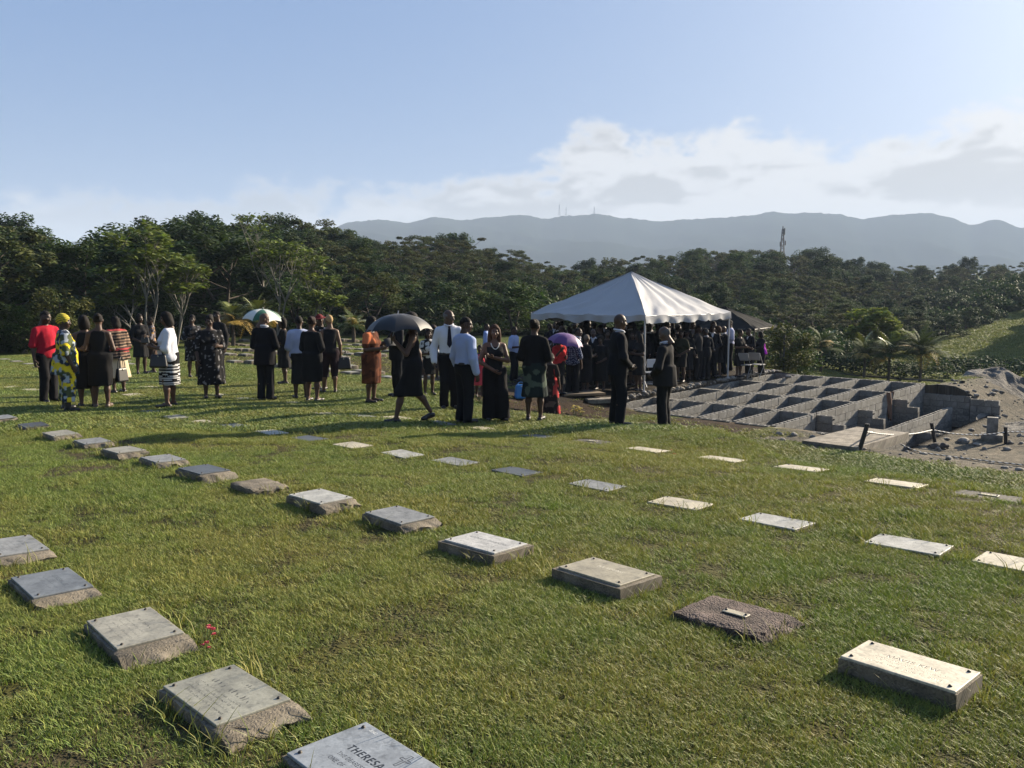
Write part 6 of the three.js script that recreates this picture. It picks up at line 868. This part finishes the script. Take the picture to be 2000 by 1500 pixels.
// masts
function mast(label, px, baseY, topY, D, w, rods) {
  const X = inFrame(px, D), y0 = byTop(px, baseY, D), H = byTop(px, topY, D) - y0, t = thing('radio_mast', label, 'mast', [X, y0, -D]), g = [], n = 9, mat = std([0.12, 0.12, 0.125], 0.7), at = (s, k) => { const q = w * (1 - 0.78 * s) / 2, c = [[1, 1], [1, -1], [-1, -1], [-1, 1]][k & 3]; return V3(c[0] * q, s * H, c[1] * q); }, rr = w * 0.035;
  for (let k = 0; k < 4; k++) { part('leg', tube([at(0, k), at(1, k)], rr * 1.5, 5), mat, t); for (let i = 0; i < n; i++) { g.push(tube([at(i / n, k), at((i + 1) / n, k + 1)], rr, 4), tube([at((i + 1) / n, k), at((i + 1) / n, k + 1)], rr, 4)); } }
  const b = part('bracing', join(g), mat, t); b.userData.kind = 'stuff'; for (const [s, dx, l] of rods) part('antenna', tube([V3(dx, s * H, 0), V3(dx, s * H + l * H, 0)], w * 0.09, 6), mat, t); return t;
}
mast('lattice radio mast standing out of the wood right of the tent', 1522, 560, 450, 230, 1.7, [[0.9, 0.5, 0.12], [0.7, -0.6, 0.08], [0.72, 0.8, 0.08], [0.97, 0, 0.08], [0.5, 0.8, 0.07]]);
mast('leftmost and tallest mast on the mountain ridge', 1091, 424, 404, 2595, 5, [[0.6, 0, 0.5]]); mast('short mast on the ridge, middle of three', 1104, 424, 409, 2595, 4, [[0.6, 0, 0.5]]); mast('rightmost mast on the mountain ridge', 1158, 422, 408, 2595, 4.5, [[0.6, 0, 0.5]]);
// ---------- turf: tufts of real blades, thinning out with distance ----------
{
  const r = rng(404);
  const tuft = (n, spread, h, w, lean) => {
    const pos = [], idx = [], col = [];
    for (let b = 0; b < n; b++) {
      const a = r() * 6.283, q = spread * Math.sqrt(r()), x = Math.cos(a) * q, z = Math.sin(a) * q, dir = r() * 6.283, H = h * (0.55 + 0.7 * r()), L = lean * H * (0.3 + 1.1 * r()), ww = w * (0.7 + 0.6 * r()), face = dir + (r() - 0.5) * 1.5, sx = -Math.sin(face) * ww / 2, sz = Math.cos(face) * ww / 2, straw = r() < 0.32, tone = 0.7 + 0.6 * r();
      const c = straw ? [1.6 * tone, 1.3 * tone, 1.4 * tone] : [tone * (0.85 + 0.3 * r()), tone, tone * 0.9], o = pos.length / 3;
      for (const [s, k] of [[0, 1], [0.5, 0.85], [0.85, 0.5]]) { const d = L * s * s, y = H * s * (1 - 0.18 * s * s * lean); for (const e of [-1, 1]) { pos.push(x + Math.cos(dir) * d + e * sx * k, y - 0.004, z + Math.sin(dir) * d + e * sz * k); col.push(...c); } }
      pos.push(x + Math.cos(dir) * L, H * (1 - 0.2 * lean), z + Math.sin(dir) * L); col.push(...c);
      idx.push(o, o + 1, o + 2, o + 1, o + 3, o + 2, o + 2, o + 3, o + 4, o + 3, o + 5, o + 4, o + 4, o + 5, o + 6);
    }
    const g = new THREE.BufferGeometry(); g.setAttribute('position', new THREE.Float32BufferAttribute(pos, 3)); g.setAttribute('color', new THREE.Float32BufferAttribute(col, 3)); g.setIndex(idx); g.computeVertexNormals(); return g;
  };
  const mat = phys([0.190, 0.226, 0.046], 0.72, { vertexColors: true, transmission: 0.42, thickness: 0, side: THREE.DoubleSide, specularIntensity: 0.6 });
  const kinds = [tuft(32, 0.062, 0.025, 0.0030, 1.0), tuft(30, 0.066, 0.022, 0.0032, 1.25), tuft(30, 0.058, 0.029, 0.0028, 0.8), tuft(22, 0.12, 0.050, 0.008, 0.9), tuft(7, 0.035, 0.105, 0.0042, 0.75)], lists = kinds.map(() => []);
  const onStone = (X, D) => { for (const s of STONES) { if (Math.abs(X - s[0]) > 0.7 || Math.abs(D - s[1]) > 0.7) continue; const v = V3(X, ground(X, D), -D).applyMatrix4(s.inv); if (Math.abs(v.x - s[5]) < s[2] && Math.abs(v.z) < s[3]) return true; } return false; };
  const put = (kind, X, D, s, straw, dark = 1) => lists[kind].push([X, D, s, straw, dark]);
  for (const [d0, d1, dens, sc, near] of [[1.7, 6, 900, 1, 1], [6, 12, 520, 1.15, 1], [12, 22, 260, 1.5, 0], [22, 40, 75, 1.5, 0]]) {
    const n = Math.round(0.8 * (d1 * d1 - d0 * d0) * dens);
    for (let i = 0; i < n; i++) {
      const D = Math.sqrt(lerp(d0 * d0, d1 * d1, r())), X = D * (r() * 1.6 - 0.8), [p, q] = toPQ(X, D);
      if (p > 17.9 && p < 29 && q > -15.3 && q < -7.6) continue;
      const [s, m, dk] = bare(X, D), w = worn(X, D) * 0.75; if (r() < Math.max(s * 0.93, m * 1.05, dk * 0.97, w * (D < 14 ? 0.75 : 0.2))) continue;
      if (D > 0.97 * treeLine(X / D)) continue;
      if (D < 14 && r() < 0.8 * sstep(0.02, -0.3, fbm(X * 3.2, D * 3.2 + 60, 3))) continue;
      if (D < 20 && onStone(X, D)) continue;
      put(near ? Math.floor(r() * 3) : 3, X, D, sc * (0.75 + 0.5 * r()) * (1 + 0.45 * fbm(X * 2.3 + 9, D * 2.3, 3)), clamp(dry(X, D) + 0.5 * fbm(X * 5, D * 5 + 30, 2)));
    }
  }
  for (let i = 0; i < 14000; i++) { const D = lerp(31, 64, r()), X = D * lerp(0.2, 0.68, r()), [p] = toPQ(X, D); if (p < 29.5 || bare(X, D)[1] > 0.4) continue; lists[3].push([X, D, 1.6 + 1.2 * r(), 0.3 + 0.6 * r()]); }
  for (let i = 0; i < 16000; i++) { const D = lerp(63, 104, r()), X = D * lerp(0.42, 0.78, r()); lists[3].push([X, D, 3.2 + 2.5 * r(), 0.3 + 0.6 * r()]); }
  for (const s of STONES) if (s[1] < 13) { const n = s[4] === undefined ? 0 : 26, M = s[6].matrixWorld; for (let i = 0; i < n; i++) { const side = Math.floor(r() * 4), u = r() * 2 - 1, o = 0.02 + 0.02 * r(), v = side < 2 ? V3(s[5] + u * s[2], 0, (side ? 1 : -1) * (s[3] + o)) : V3(s[5] + (side === 2 ? 1 : -1) * (s[2] + o), 0, u * s[3]); v.applyMatrix4(M); put(r() < 0.5 ? 4 : 2, v.x, -v.z, 0.7 + 0.6 * r(), 0.5 + 0.4 * r()); } }
  const m4 = new THREE.Matrix4(), qt = new THREE.Quaternion(), up = V3(0, 1, 0), c = new THREE.Color();
  lists.forEach((list, k) => {
    const im = new THREE.InstancedMesh(kinds[k], mat, list.length); im.name = numbered('grass'); im.castShadow = im.receiveShadow = true;
    list.forEach(([X, D, s, straw], i) => {
      qt.setFromAxisAngle(up, r() * 6.283); m4.compose(V3(X, ground(X, D), -D), qt, V3(s, s * (0.8 + 0.4 * r()) * (k === 3 ? 0.5 : 1), s)); im.setMatrixAt(i, m4);
      const n = 0.8 + 0.4 * r(), a = clamp(straw * 1.15 - 0.1 + 0.25 * (r() - 0.5)); c.setRGB(lerp(0.80, 1.14, a) * n, lerp(0.98, 1.06, a) * n, lerp(0.75, 0.98, a) * n); im.setColorAt(i, c);
    });
    tag(im, 'short mown turf with straw-coloured blades', null, null, 'stuff'); scene.add(im);
  });
}
renderer.render(scene, camera);
